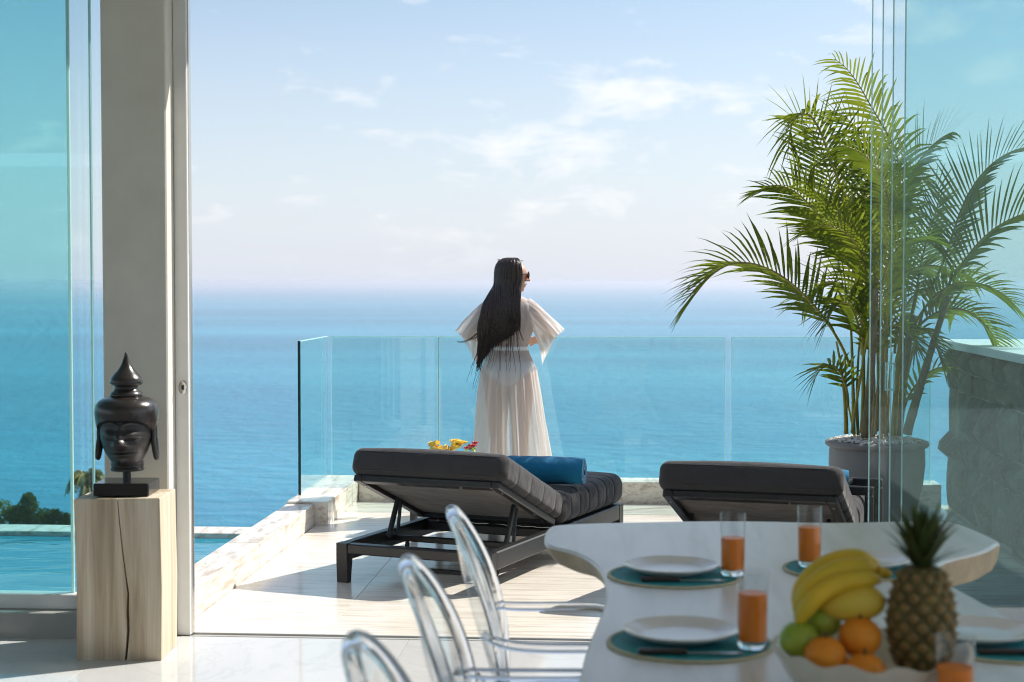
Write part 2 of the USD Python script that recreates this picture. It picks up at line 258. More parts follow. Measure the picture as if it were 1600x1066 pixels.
M['palm'] = leafy('palm_leaf', (0.032, 0.066, 0.006), (0.135, 0.18, 0.012), 0.46)
M['palm_dry'] = leafy('dry_palm_leaf', (0.10, 0.07, 0.03), (0.22, 0.15, 0.06), 0.3, 0.7)
M['cane'] = plain('palm_cane', (0.30, 0.25, 0.045), 0.4, 0.4, 9.0)
M['cane_dark'] = plain('old_palm_cane', (0.17, 0.135, 0.06), 0.5, 0.4, 12.0)
M['pot'] = plain('grey_planter', (0.23, 0.22, 0.212), 0.75, 0.05, 5, 0.08, 60)
M['pebble'] = plain('white_pebble', (0.70, 0.67, 0.62), 0.7, 0.2, 30)
M['soil'] = plain('potting_soil', (0.09, 0.07, 0.05), 0.9, 0.3, 30)
M['crown_leaf'] = leafy('pineapple_leaf', (0.03, 0.06, 0.015), (0.075, 0.10, 0.03), 0.2)
M['skin'] = plain('skin', (0.50, 0.29, 0.19), 0.45, subsurface_weight=0.15, subsurface_scale=0.01)
M['hair'] = plain('dark_brown_hair', (0.030, 0.015, 0.009), 0.36, 0.8, 75)
M['robe'] = mat('sheer_white_cloth', {'d': ('diffuse_bsdf', {'color': (0.88, 0.87, 0.85)}), 't': ('translucent_bsdf', {'color': (0.84, 0.81, 0.77)}), 'a': ('mix_closure', {'fac': 0.5}), 'x': ('transparent_bsdf', {'color': (0.97, 0.96, 0.95)}), 'lw': ('layer_weight', {'blend': 0.35}), 'mr': ('map_range', {'from_min': 0.0, 'from_max': 0.8, 'to_min': 0.68, 'to_max': 0.97, 'clamp': True}), 'm': ('mix_closure', {})},
    [('d.BSDF', 'a.closure1'), ('t.BSDF', 'a.closure2'), ('lw.facing', 'mr.value'), ('mr.result', 'm.fac'), ('x.BSDF', 'm.closure1'), ('a.closure', 'm.closure2')], surface='m.closure')
M['white_cloth'] = plain('white_swim_cloth', (0.78, 0.78, 0.80), 0.7)
M['lens'] = plain('sunglass_lens', (0.02, 0.012, 0.02), 0.05)
M['pine_chunk'] = plain('cut_pineapple', (0.85, 0.55, 0.06), 0.3, 0.15, 50, 0.4, 120)
M['petal_yellow'] = plain('yellow_petal', (0.85, 0.62, 0.08), 0.5, 0.1, 40)
M['petal_red'] = plain('red_petal', (0.55, 0.03, 0.06), 0.5, 0.2, 40)
M['tree_leaf'] = leafy('tree_leaf', (0.035, 0.065, 0.015), (0.12, 0.14, 0.03), 0.3, 0.6)
M['bark'] = plain('tree_bark', (0.12, 0.09, 0.06), 0.9, 0.3, 4)
M['hill'] = plain('hill_ground', (0.07, 0.085, 0.035), 0.95, 0.4, 0.3)
M['sea'] = mat('sea_water', {
    'g': ('geometry', {}), 'map': ('mapping', {'mapping_type': 'point', 'scale': (0.6, 1.0, 1.0)}), 'n': ('noise_texture', {'scale': 0.10, 'detail': 7.0, 'roughness': 0.62, 'distortion': 0.4}), 'n2': ('noise_texture', {'scale': 0.0035, 'detail': 4.0, 'roughness': 0.55}),
    'map2': ('mapping', {'mapping_type': 'point', 'scale': (0.25, 1.0, 1.0)}), 'b': ('bump', {'strength': 1.0, 'distance': 4.0}), 'r': ('rgb_ramp', {'ramp': [(0.3, (0.014, 0.185, 0.30)), (0.5, (0.020, 0.235, 0.365)), (0.7, (0.04, 0.315, 0.445))]}),
    'p': ('principled_bsdf', {'roughness': 0.28, 'ior': 1.33, 'specular_ior_level': 0.35})},
    [('g.position', 'map.vector'), ('g.position', 'map2.vector'), ('map.vector', 'n.vector'), ('map2.vector', 'n2.vector'), ('n.fac', 'b.height'), ('b.normal', 'p.normal'), ('n2.fac', 'r.fac'), ('r.color', 'p.base_color')])
M['pool'] = mat('pool_water_look', {
    'g': ('geometry', {}), 'map': ('mapping', {'mapping_type': 'point', 'scale': (0.8, 2.0, 1.0)}), 'n': ('noise_texture', {'scale': 1.6, 'detail': 3.0, 'distortion': 0.8}), 'b': ('bump', {'strength': 0.35, 'distance': 0.05}), 'p': ('principled_bsdf', {'base_color': (0.015, 0.23, 0.33), 'roughness': 0.03, 'ior': 1.33})},
    [('g.position', 'map.vector'), ('map.vector', 'n.vector'), ('n.fac', 'b.height'), ('b.normal', 'p.normal')])

# ------------------------------------------------------------------ setting: sea, hillside, terrace, pool, floors
SEA = -60.0
top('sea', grid(-40000, 40000, 60, 40000, 2, 2, lambda X, Y: X * 0 + SEA), M['sea'], 'calm turquoise sea reaching to the hazy horizon', 'sea', kind='structure')
def hz(X, Y):
    n = meshkit.fbm(np.stack([X * 0.05, Y * 0.05, X * 0], -1).reshape(-1, 3)).reshape(X.shape)
    return np.clip(-3.2 - (np.maximum(Y - 9, 0)) * 0.30 + 1.2 * n, SEA - 1.5, -1.2) - 1.5
top('hillside', grid(-240, 240, -40, 240, 80, 60, hz), M['hill'], 'green slope falling from the terrace to the sea', 'hill', kind='structure', smooth=True)
YF = 6.70                      # facade line
# terrace base and its travertine slabs
tb = top('terrace_floor', box(-2.10, 3.2, 6.766, 11.2, -3.5, -0.024), M['grout'], 'travertine terrace floor with long brown veins', 'terrace floor', kind='structure')
rng = random.Random(4)
xs = [-1.95, -1.305, -0.105, 1.095, 2.10]; ys = [6.766 + 0.69 * i for i in range(7)]
for i in range(4):
    for j in range(6):
        x0, x1, y0, y1 = xs[i], xs[i + 1], ys[j], ys[j + 1]
        if y0 > 10.92: continue
        y1 = min(y1, 10.93); x0 = x0 + 0.001; x1 = x1 - 0.001
        part('stone_slab', bbox(x0, x1, y0 + 0.001, y1 - 0.001, -0.024, rng.uniform(-0.0006, 0.0), 0.0008), M['terrace'], tb)
# low travertine kerbs round the terrace
kb = thing('low_wall', 'low cream travertine wall edging the terrace beside the pool', 'low wall')
part('wall_block', bbox(-2.13, -1.955, 6.785, 8.32, -0.3, 0.135, 0.004), M['kerb'], kb)
part('wall_block', bbox(-2.13, -1.955, 8.322, 9.80, -0.3, 0.135, 0.004), M['kerb'], kb)
part('wall_block', bbox(-2.13, -1.87, 9.802, 11.17, -0.3, 0.150, 0.004), M['kerb'], kb)
lg = thing('low_ledge', 'low cream travertine ledge under the front glass balustrade', 'ledge')
for a, b in ((-1.868, -0.6), (-0.598, 0.75), (0.752, 2.1)):
    part('ledge_block', bbox(a, b, 10.93, 11.17, -0.3, 0.150, 0.004), M['kerb'], lg)
# pool
top('pool_water', grid(-9.0, -2.132, 6.86, 9.46, 2, 2, lambda X, Y: X * 0 - 0.03), M['pool'], 'rippled blue infinity pool water beside the terrace', 'pool', kind='structure')
pe = thing('pool_edge', 'pale stone edge of the infinity pool before the sea', 'pool edge')
for a in (-9.0, -6.7, -4.4): part('edge_stone', bbox(a, a + (2.298 if a < -4.5 else 2.268), 9.461, 9.72, -0.6, 0.0, 0.004), M['kerb'], pe)
# interior floor
fl = top('interior_floor', box(-7.0, 7.0, -6.0, 6.69, -0.4, -0.02), M['grout'], 'polished white marble floor inside the room', 'floor', kind='structure')
for i in range(-5, 6):
    for j in range(14):
        x0 = -0.93 + i * 1.2; y0 = 6.69 - (j + 1) * 0.9
        if x0 < -6.99: continue
        part('marble_tile', bbox(x0 + 0.0008, x0 + 1.2 - 0.0008, y0 + 0.0008, y0 + 0.9 - 0.0008, -0.02, 0.0, 0.0006), M['marble'], fl)
tr = thing('door_track', 'grey metal sliding door track set across the floor opening', 'door track')
part('channel', cat([box(-1.877, 1.129, 6.691, 6.765, -0.06, -0.006)] + [box(-1.877, 1.129, y, y + 0.010, -0.0058, 0.002) for y in (6.692, 6.754)]), M['track'], tr)
# the room: roof, walls behind and beside the camera
rf = top('roof_slab', box(-9.5, 4.6, -4.0, 7.0, 2.95, 3.25), M['white_wall'], 'flat white roof slab over the room', 'roof', kind='structure')
top('room_wall', box(-11.0, 7.0, -6.2, -6.0, -0.3, 2.949), M['wall_dark'], 'warm brown wall at the back of the room', 'wall', kind='structure')

# ------------------------------------------------------------------ facade: pillar, jamb, glazing
pl = thing('pillar', 'square beige plastered pillar behind the timber block', 'pillar')
part('shaft', bbox(-2.215, -1.937, 6.60, 6.745, 0.0, 2.949, 0.006), M['plaster'], pl)
jb = thing('door_frame', 'white metal door jamb with a round lock beside the pillar', 'door frame')
part('jamb', cat([bbox(-1.936, -1.878, 6.705, 6.78, 0.0, 2.949, 0.003), box(-1.958, -1.9365, 6.748, 6.78, 0.0, 2.948)]), M['frame'], jb)
part('edge_trim', box(-1.8775, -1.8735, 6.725, 6.76, 0.0, 2.94), M['steel'], jb)
lk = rot(lathe([(0, 0), (0.019, 0), (0.019, 0.004), (0.015, 0.008), (0.011, 0.006), (0, 0.006)], 28), PI / 2, (1, 0, 0)); lk.apply_scale([1.0, 1.0, 1.55]); lk.apply_translation([-1.902, 6.7045, 1.068])
lkp = part('lock', lk, M['steel'], jb, 40)
part('keyhole', box(-1.906, -1.898, 6.694, 6.699, 1.058, 1.078), M['dark_edge'], lkp)
for side, x0, x1 in (('left', -9.0, -2.216), ('right', 1.13, 6.0)):
    cb = thing('glass_sill', f'low stone sill and white rail under the fixed glass on the {side}', 'sill')
    part('sill_stone', bbox(x0, x1, 6.60 if side == 'left' else 6.62, 6.85, -0.02, 0.110, 0.004), M['sill_stone'], cb)
    part('bottom_rail', bbox(x0, x1, 6.672, 6.75, 0.1105, 0.176, 0.004), M['frame'], cb)
def pane(label, x0, x1, y, z0, z1, m, t=0.010, edge=None, seal=M['seal'], group=None, name='glass_panel', ct='glass panel', sw=0.004):
    o = thing(name, label, ct, group=group)
    part('pane', box(x0, x1, y, y + t, z0, z1), m, o)
    if edge == 'l': part('edge_strip', box(x0 - sw, x0 - 0.0005, y - 0.001, y + t + 0.001, z0, z1), seal, o)
    if edge == 'r': part('edge_strip', box(x1 + 0.0005, x1 + sw, y - 0.001, y + t + 0.001, z0, z1), seal, o)
    return o
pane('fixed turquoise tinted window beside the pool, left of the pillar', -9.0, -2.400, 6.706, 0.177, 2.949, M['tint'], edge='r', sw=0.012)
pane('sliding clear glass door just behind the left tinted window', -4.6, -2.326, 6.775, 0.112, 2.949, M['clear'], edge='r', sw=0.009)
pane('sliding clear glass door nearest to the pillar on its left', -4.6, -2.270, 6.815, 0.112, 2.949, M['clear'], edge='r', sw=0.009)
pane('fixed turquoise tinted window before the rough stone wall', 1.130, 6.0, 6.706, 0.177, 2.949, M['tint_right'], edge='l')
dp = pane('sliding glass door with finger pull before the palm', 1.097, 3.4, 6.805, 0.006, 2.949, M['clear'], edge='l')
hp = cat([box(1.070, 1.1105, 6.797, 6.804, a, b) for a, b in ((1.062, 1.070), (1.172, 1.180))] + [box(a, b, 6.797, 6.804, 1.0705, 1.1715) for a, b in ((1.070, 1.076), (1.1045, 1.1105))])
part('finger_pull', hp, M['seal'], dp)
pane('sliding glass door second from the left edge of the right stack', 1.060, 3.4, 6.846, 0.006, 2.949, M['clear'], edge='l')
pane('sliding glass door whose edge is leftmost in the right stack', 1.022, 3.4, 6.886, 0.006, 2.949, M['clear_solid'], edge='l')
hd = thing('head_rail', 'white top rail holding the glass panels on the left', 'rail')
part('rail', bbox(-9.0, -2.216, 6.68, 6.83, 2.745, 2.80, 0.003), M['frame'], hd)

# balustrade
def bal(label, x0, x1, z0=0.151): return pane(label, x0, x1, 11.04, z0, 1.135, M['rail_glass'], 0.012, name='balustrade_panel', ct='balustrade')
for o, (x0, x1) in ((bal('narrow glass balustrade panel next to the terrace corner', -2.075, -1.327), (-2.075, -1.327)), (bal('wide glass balustrade panel behind the standing person', -1.319, 0.652), (-1.319, 0.652)), (bal('glass balustrade panel between the white joint and the palm', 0.700, 2.038), (0.700, 2.038))):
    part('top_edge', box(x0, x1, 11.0395, 11.0525, 1.1352, 1.140), M['seal'], o)
    for xe in ((x0 - 0.004, x0 - 0.0003), (x1 + 0.0003, x1 + 0.004)): part('side_edge', box(*xe, 11.0395, 11.0525, 0.151, 1.1350), M['seal'], o)
sp = thing('balustrade_panel', 'glass balustrade panel turning back along the pool side', 'balustrade')
part('pane', box(-2.112, -2.100, 10.10, 11.03, 0.136, 1.135), M['rail_glass'], sp)
part('top_edge', box(-2.1125, -2.0995, 10.10, 11.03, 1.1352, 1.140), M['seal'], sp)
part('front_edge', box(-2.114, -2.098, 10.088, 10.0995, 0.136, 1.140), M['dark_edge'], sp)

# stone wall on the right
sw = thing('stone_wall', 'rough grey stone wall with white coping behind the tinted glass', 'wall')
part('core', box(2.16, 2.62, 7.0, 11.0, -0.3, 1.08), M['grout'], sw)
part('coping', bbox(2.085, 2.70, 7.0, 11.04, 1.0805, 1.13, 0.006), M['coping'], sw)
rng = random.Random(11)
def stone(x, y0, y1, z0, z1, d):
    n = 3; P = []
    for a in np.linspace(0.02, 0.98, 4):
        for b in np.linspace(0.02, 0.98, 4):
            e = min(a, 1 - a, b, 1 - b) < 0.1
            P.append([x - (rng.uniform(0.0, 0.25) if e else rng.uniform(0.55, 1.0)) * d, y0 + (y1 - y0) * (a + rng.uniform(-.03, .03)), z0 + (z1 - z0) * (b + rng.uniform(-.03, .03))])
    P += [[x + 0.02, y0 + .008, z0 + .008], [x + 0.02, y1 - .008, z0 + .008], [x + 0.02, y0 + .008, z1 - .008], [x + 0.02, y1 - .008, z1 - .008]]
    return trimesh.Trimesh(np.array(P)).convex_hull
z = 0.0
for h in (0.34, 0.17, 0.29, 0.13, 0.15):
    y = 7.0 - rng.uniform(0, .1)
    while y < 10.98:
        w = rng.uniform(0.14, 0.5) * (0.7 + h); y1 = min(y + w, 11.0); y1 = 11.0 if 11.0 - y1 < .1 else y1
        part('stone', stone(2.16, max(y, 7.0), y1, z, z + h, rng.choice([0.03, 0.05, 0.075, 0.11])), M['stone'], sw); y = y1
    z += h
y = 2.16
while y < 2.6:                                                     # the end that faces the sea gap
    part('stone', rot(stone(0, 0, 0.22, 0.0, 1.07, 0.05), 0, (0, 0, 1)).apply_transform(trimesh.transformations.translation_matrix([y, 11.0, 0]) @ trimesh.transformations.rotation_matrix(-PI / 2, (0, 0, 1))), M['stone'], sw); y += 0.23

# ------------------------------------------------------------------ timber block and sculpture
bk = thing('timber_block', 'pale timber block pedestal split by a long dark crack', 'pedestal', (-2.045, 6.375, 0), 3.5)
W2, D2, HB = 0.172, 0.14, 0.655
crk = [(-.003, .655), (.004, .56), (.016, .44), (.028, .34), (.037, .27), (.034, .20), (.036, .12), (.030, .05), (.024, 0.0)]
cw = [.0014, .0018, .002, .0024, .004, .0055, .0055, .005, .004]
poly = Polygon([(-W2, 0), (W2 - .004, 0), (W2, .3), (W2 - .006, HB), (-W2 - .006, HB - .006), (-W2 + .002, .3)])
notch = Polygon([(x - w, z) for (x, z), w in zip(crk, cw)] + [(x + w, z) for (x, z), w in reversed(list(zip(crk, cw)))]).buffer(0)
def ext(p, y0, y1):
    m = trimesh.creation.extrude_polygon(p, y1 - y0); m.apply_transform(trimesh.transformations.rotation_matrix(PI / 2, (1, 0, 0))); m.apply_translation([0, y1, 0]); return m
front = cat([ext(g_, -D2, -D2 + .05) for g_ in poly.buffer(-.004).buffer(.004).difference(notch.buffer(1e-4)).geoms])
part('block', cat([front, ext(poly.buffer(-.004).buffer(.004), -D2 + .0501, D2)]), M['wood'], bk)
hd_ = thing('head_sculpture', 'dark bronze serene head sculpture with tall pointed headdress on a stand', 'sculpture', (-2.045, 6.375, 0.656), 4)
part('base', bbox(-.112, .112, -.10, .10, 0.0, .052, .004), M['black_gloss'], hd_)
HZ = .105
part('rod', moved(trimesh.creation.cylinder(radius=.0165, height=.09, sections=24), [0, 0, .052 + .045]), M['black_gloss'], hd_, 40)
def gauss(u, s): return np.exp(-0.5 * (u / s) ** 2)
fm = trimesh.creation.icosphere(6, 1.0); v = np.array(fm.vertices)
jaw = np.clip((-v[:, 2] - .1) / .9, 0, 1)
X = v[:, 0] * .104 * (1 - .20 * jaw ** 1.5); Y = v[:, 1] * .112 * (1 - .12 * jaw); Z = v[:, 2] * .164 + .138
fr = np.clip(-v[:, 1], 0, 1) ** .7; ax = np.abs(X)
d = np.zeros(len(X))
nw = .010 + .010 * np.clip((.15 - Z) / .07, 0, 1)
d += .040 * gauss(X, nw) * np.clip((.172 - Z) / .075, 0, 1) * np.where(Z > .094, 1, gauss(Z - .094, .007))
d += .010 * gauss(ax - .020, .008) * gauss(Z - .096, .009)
d -= .006 * gauss(ax - .040, .024) * gauss(Z - .150, .012)
d += .015 * gauss(ax - .043, .022) * gauss(Z - .133 + .10 * (ax - .043) ** 2 / .04, .013)
d -= .011 * gauss(ax - .043, .026) * gauss(Z - .117, .0035)
d += .005 * gauss(Z - (.166 + .016 * np.sin(np.clip(ax / .085, 0, 1) * PI)), .0045) * (ax < .085)
d += .015 * gauss(X, .026) * gauss(Z - .066, .006) + .015 * gauss(X, .020) * gauss(Z - .050, .0065) - .012 * gauss(X, .03) * gauss(Z - .0585, .0025)
d += .010 * gauss(X, .022) * gauss(Z - .022, .014) + .006 * gauss(ax - .055, .022) * gauss(Z - .085, .022)
d += .007 * gauss(X, .0065) * gauss(Z - .182, .0065)
Y = Y - 1.1 * d * fr
fm.vertices = np.stack([X, Y, Z + HZ + .01], 1)
part('face', fm, M['bronze_face'], hd_, True)
part('neck', moved(lathe([(0, 0), (.066, 0), (.068, .006), (.066, .012), (.062, .014), (.066, .02), (.066, .03), (.06, .05), (0, .05)], 48), [0, .012, HZ - .012]), M['bronze_face'], hd_, 35)
prof = [(.098, .10), (.112, .14), (.121, .17), (.127, .205), (.128, .23), (.123, .252), (.106, .272), (.08, .283), (.058, .288), (0, .288)]
ps = spline(prof[:-1], 40); cp = lathe(list(ps) + [(0, ps[-1][1])], 96); v = np.array(cp.vertices)
ang = np.arctan2(v[:, 0], -v[:, 1]); line = .200 - .065 * np.clip(np.abs(ang) / (PI * .5), 0, 1) ** 2.6
front_ = np.abs(ang) < PI * .60
v[:, 2] = np.where(front_ & (v[:, 2] < line), line - .004 * (line > v[:, 2]), v[:, 2]); cp.vertices = v + [0, .004, HZ + .005]
part('hair_cap', cp, M['bronze'], hd_, 50)
sp_ = spline([(.056, .284), (.066, .292), (.062, .302), (.052, .312), (.047, .322), (.050, .330), (.062, .335), (.0655, .348), (.060, .364), (.043, .384), (.027, .404), (.017, .424), (.010, .444), (.0045, .462), (.0008, .469)], 70)
part('spire', moved(lathe([(0, .284)] + list(sp_) + [(0, .47)], 64), [0, .004, HZ + .005]), M['bronze'], hd_, 60)
for s in (-1, 1):
    lp = [(s * (.110 + .010 * max(0, -math.sin(a))), .012 + .019 * math.cos(a) * (1.15 if math.sin(a) < 0 else .9), .105 + .078 * math.sin(a)) for a in np.linspace(0, 2 * PI, 41)]
    part('ear', cat([tube(moved_ := np.array(lp) + [0, 0, HZ + .012], .0105, 10), tube(spline([(s * .108, .012, .165), (s * .108, .016, .13), (s * .106, .010, .10)], 12) + [0, 0, HZ + .012], .007, 8)]), M['bronze_face'], hd_, 60)

# ------------------------------------------------------------------ loungers
LW, LL, FZ = 0.86, 1.93, 0.20
def cushion(x0, x1, L, T, seams, r=.05, pinch=.0035, crown=.012):
    """quilted cushion lying along +y from 0 to L, bottom at z = 0"""
    cs = []
    for k, (cx, cz) in enumerate(((x1 - r, r), (x1 - r, T - r), (x0 + r, T - r), (x0 + r, r))):
        for a in np.linspace(-PI / 2 + k * PI / 2, k * PI / 2, 6): cs.append((cx + r * math.cos(a), cz + r * math.sin(a)))
        nx = ((x1 - r, T - r), (x0 + r, T - r), (x0 + r, r), (x1 - r, r))[k]
        a = k * PI / 2; p0 = np.array([cx + r * math.cos(a), cz + r * math.sin(a)]); p1 = np.array([nx[0] + r * math.cos(a), nx[1] + r * math.sin(a)])
        n = 12 if k in (1, 3) else 4
        for t in np.linspace(0, 1, n + 2)[1:-1]: cs.append(tuple(p0 + (p1 - p0) * t))
    cs = np.array(cs); c0 = np.array([(x0 + x1) / 2, T / 2]); ysx = sorted(set([0.0] + [r * (1 - math.cos(a)) for a in np.linspace(0, PI / 2, 6)] + [L - r * (1 - math.cos(a)) for a in np.linspace(0, PI / 2, 6)] + [s + o for s in seams for o in (-.03, -.015, -.006, 0, .006, .015, .03)] + list(np.linspace(r, L - r, 16))))
    rings = []
    for y in ysx:
        e = min(y, L - y); ins = 0 if e >= r else r - math.sqrt(max(0, r * r - (r - e) ** 2)); ds = min([abs(y - s) for s in seams] + [9])
        pin = pinch * math.exp(-ds / .007) + .35 * pinch * math.exp(-ds / .03)
        half = np.array([(x1 - x0) / 2, T / 2]); sc = (half - ins - pin) / half
        q = c0 + (cs - c0) * sc; bulge = crown * np.cos((q[:, 0] - c0[0]) / (x1 - x0) * PI) * (q[:, 1] > T * .75) * (1 if e > r else e / r)
        rings.append(np.stack([q[:, 0], np.full(len(q), y), q[:, 1] + bulge], 1))
    rings = [q_ + np.column_stack([np.zeros(len(q_)), np.zeros(len(q_)), .006 * meshkit.noise(q_ * [5.0, 6.0, 5.0] + 3.1) * (q_[:, 2] > T * .5)]) for q_ in rings]
    n = len(cs); v = np.vstack(rings + [rings[0].mean(0)[None], rings[-1].mean(0)[None]]); f = []
    for i in range(len(rings) - 1):
        for j in range(n):
            k = (j + 1) % n; f += [[i * n + j, (i + 1) * n + j, (i + 1) * n + k], [i * n + j, (i + 1) * n + k, i * n + k]]
    c = len(v) - 2
    for j in range(n):
        k = (j + 1) % n; f += [[c, j, k], [c + 1, (len(rings) - 1) * n + k, (len(rings) - 1) * n + j]]
    return trimesh.Trimesh(v, f, process=False)
HINGE, BACK, BANG = 0.89, 0.80, math.radians(21.0)
def lounger(label, loc, rz, group):
    t = thing('sun_lounger', label, 'sun lounger', loc, rz, group)
    fr_ = [bar((.028, .062, FZ - .045), (.028, LL - .062, FZ - .045), .054, .09), bar((LW - .028, .062, FZ - .045), (LW - .028, LL - .062, FZ - .045), .054, .09), bar((.0595, .032, FZ - .028), (LW - .0595, .032, FZ - .028), .06, .052), bar((.0595, LL - .03, FZ - .045), (LW - .0595, LL - .03, FZ - .045), .056, .09),
           bar((.0555, HINGE + .06, FZ - .04), (LW - .0555, HINGE + .06, FZ - .04), .05, .05), bar((.0555, .55, FZ - .05), (LW - .0555, .55, FZ - .05), .035, .03)]
    part('frame', cat(fr_), M['black_metal'], t)
    for y in np.arange(HINGE + .17, LL - .08, .13): part('slat', bbox(.062, LW - .062, y, y + .07, FZ - .03, FZ - .012, .003), M['black_metal'], t)
    for x in (0.0, LW):
        for y, dy in ((0.0, 1), (LL, -1)):
            s = 1 if x == 0 else -1
            P = [[x + s * (a + (.002 if zz == 0 else 0)), y + dy * b, zz] for zz, wy in ((0.0, .042), (.11, .0615), (FZ, .0615)) for a in (0.0, .059) for b in (.004 if zz == 0 else 0.0, wy)]
            part('leg', trimesh.Trimesh(np.array(P)).convex_hull, M['black_metal'], t)
    R = lambda m: moved(rot(m, -BANG, (1, 0, 0)), [0, HINGE, FZ + .03])         # backrest rises towards -y
    inb = .045
    bf = [bar((inb, 0, 0), (inb, -BACK, 0), .045, .035), bar((LW - inb, 0, 0), (LW - inb, -BACK, 0), .045, .035), bar((inb + .023, -BACK + .03, 0), (LW - inb - .023, -BACK + .03, 0), .06, .033), bar((inb + .023, -.02, 0), (LW - inb - .023, -.02, 0), .04, .033)]
    b_ = part('backrest_frame', R(cat(bf)), M['black_metal'], t)
    part('back_panel', R(box(inb + .024, LW - inb - .024, -BACK + .061, -.042, .004, .016)), M['underside'], t)
    bolts = [moved(rot(trimesh.creation.cylinder(radius=.007, height=.004, sections=12), 0, (1, 0, 0)), p) for p in ((inb, -BACK + .1, -.0195), (LW - inb, -BACK + .1, -.0195), (LW - inb, -.25, -.0195), (inb, -.25, -.0195), (LW * .72, -BACK + .03, -.0185))]
    for b in bolts: part('bolt', R(b), M['steel'], b_)
    cu = moved(cushion(-.005, LW + .005, BACK + .05, .142, [.18, .36, .54, .72], .045), [0, -BACK - .02, .0185])
    bc = part('back_cushion', R(cu), M['cushion'], t, 50)
    for zz in (.022, .120):
        e_ = .0035; loop = [(.018, .012, zz), (LW - .018, .012, zz)]
        part('piping', R(moved(tube(spline([(.010, .05, zz), (.016, .022, zz), (.05, .0125 - e_, zz), (LW * .5, .0125 - e_, zz + .002), (LW - .05, .0125 - e_, zz), (LW - .016, .022, zz), (LW - .010, .05, zz)], 40), .0030, 6), [0, -BACK - .02, .0185])), M['cushion'], bc, 60)
    part('seat_cushion', moved(cushion(-.002, LW + .002, LL - HINGE + .0, .175, [.15, .29, .43, .57, .71, .85],   .065, .0035), [0, HINGE + .03, FZ + .001]), M['cushion'], t, 50)
    c_, s_ = math.cos(BANG), math.sin(BANG)
    for x in (inb + .05, LW - inb - .05):
        a = np.array([x, HINGE - .42 * c_, FZ + .02 + .42 * s_]); b = np.array([x, HINGE - .50, FZ - .02])
        st = part('strut', cat([bar(a, b, .02, .028), bar(a + [0, .03, -.02], b + [0, .10, 0], .014, .018)]), M['black_metal'], t)
    part('support_stand', cat([bar((.15, .50, FZ - .06), (.17, .43, .01), .022), bar((LW - .15, .50, FZ - .06), (LW - .17, .43, .01), .022), bar((.17, .43, .011), (LW - .17, .43, .011), .022)]), M['black_metal'], t)
    return t
L1 = lounger('charcoal sun lounger with raised back seen whole beside the pool wall', (-1.475, 7.955, 0), -19.0, None)
L2p = (0.105, 7.46, 0); L2r = -13.0
copy_of(L1, L2p, L2r, 'charcoal sun lounger half hidden behind the dining table')
def local(p, rz, q): a = math.radians(rz); return (p[0] + q[0] * math.cos(a) - q[1] * math.sin(a), p[1] + q[0] * math.sin(a) + q[1] * math.cos(a), q[2])
def roll(L, r):
    """rolled towel: the spiral shows at its ends"""
    th_ = np.linspace(0, 2 * PI * 3.6, 150); ri = .012 + (r - .012) * th_ / th_[-1]; pts = np.stack([ri * np.cos(th_), ri * np.sin(th_)], 1)
    o = np.stack([(ri + .012) * np.cos(th_), (ri + .012) * np.sin(th_)], 1); rr = random.Random(2); out = []
    xs_ = np.linspace(-L / 2, L / 2, 18); R_ = []
    for x in xs_:
        e = min(x + L / 2, L / 2 - x); s = 1 - .07 * math.exp(-e / .015) + .012 * math.sin(x * 23 + 1) + .008 * math.sin(x * 51)
        ring = np.vstack([pts, o[::-1]]) * s; R_.append(np.column_stack([np.full(len(ring), x), ring]))
    n = len(R_[0]); v = np.vstack(R_); f = []
    for i in range(len(R_) - 1):
        for j in range(n):
            k = (j + 1) % n; f += [[i * n + j, i * n + k, (i + 1) * n + k], [i * n + j, (i + 1) * n + k, (i + 1) * n + j]]
    m_ = len(pts)
    for base, fl_ in ((0, 1), ((len(R_) - 1) * n, 0)):
        for j in range(m_ - 1):
            a, b, c, d_ = base + j, base + j + 1, base + n - 2 - j, base + n - 1 - j
            q = [[a, b, c], [a, c, d_]]; f += [x[::-1] if not fl_ else x for x in q]
    return trimesh.Trimesh(v, f, process=False)
tw = thing('rolled_towel', 'blue rolled towel lying on the seat of the left lounger', 'towel', local((-1.475, 7.955), -19, (.66, HINGE + .30, FZ + .185 + .082)), -9)
part('towel_roll', roll(.44, .075), M['towel'], tw, 40)
copy_of(tw, local(L2p, L2r, (.58, HINGE + .22, FZ + .185 + .08)), -8, 'blue rolled towel peeping over the back of the right lounger')
# side tables
ct = thing('side_table', 'black metal C shaped side table reaching over the half hidden lounger', 'side table', (1.285, 8.50, 0), -16)
part('table_top', bbox(-.42, -.13, -.155, .155, .440, .462, .002), M['black_metal'], ct)
for s in (-1, 1):
    y = s * .18
    part('hoop_frame', cat([bar((-.44, y, .4405), (.02, y, .4405), .042, .045), bar((0.0, y, 0.036), (0.0, y, .4175), .042, .042, (0, 1, 0)), bar((-.40, y, .018), (.02, y, .018), .042, .035)]), M['black_metal'], ct)
T2p = (-1.075, 9.72, 0)
t2 = thing('side_table', 'low black metal table with the fruit plate behind the left lounger', 'side table', T2p, -19)
part('table_top', bbox(-.2, .2, -.2, .2, .395, .42, .003), M['black_metal'], t2)
for sx in (-1, 1):
    for sy in (-1, 1): part('leg', bbox(sx * .18 - .018, sx * .18 + .018, sy * .18 - .018, sy * .18 + .018, 0, .3945, .002), M['black_metal'], t2)
fp = thing('fruit_platter', 'white plate of cut pineapple and flowers behind the left lounger', 'fruit plate', (T2p[0] + .005, T2p[1], .4205), 0)
part('plate', lathe([(0, 0), (.08, 0), (.13, .012), (.14, .022), (.135, .022), (.08, .008), (0, .008)], 40), M['china'], fp, 40)
rng = random.Random(8)
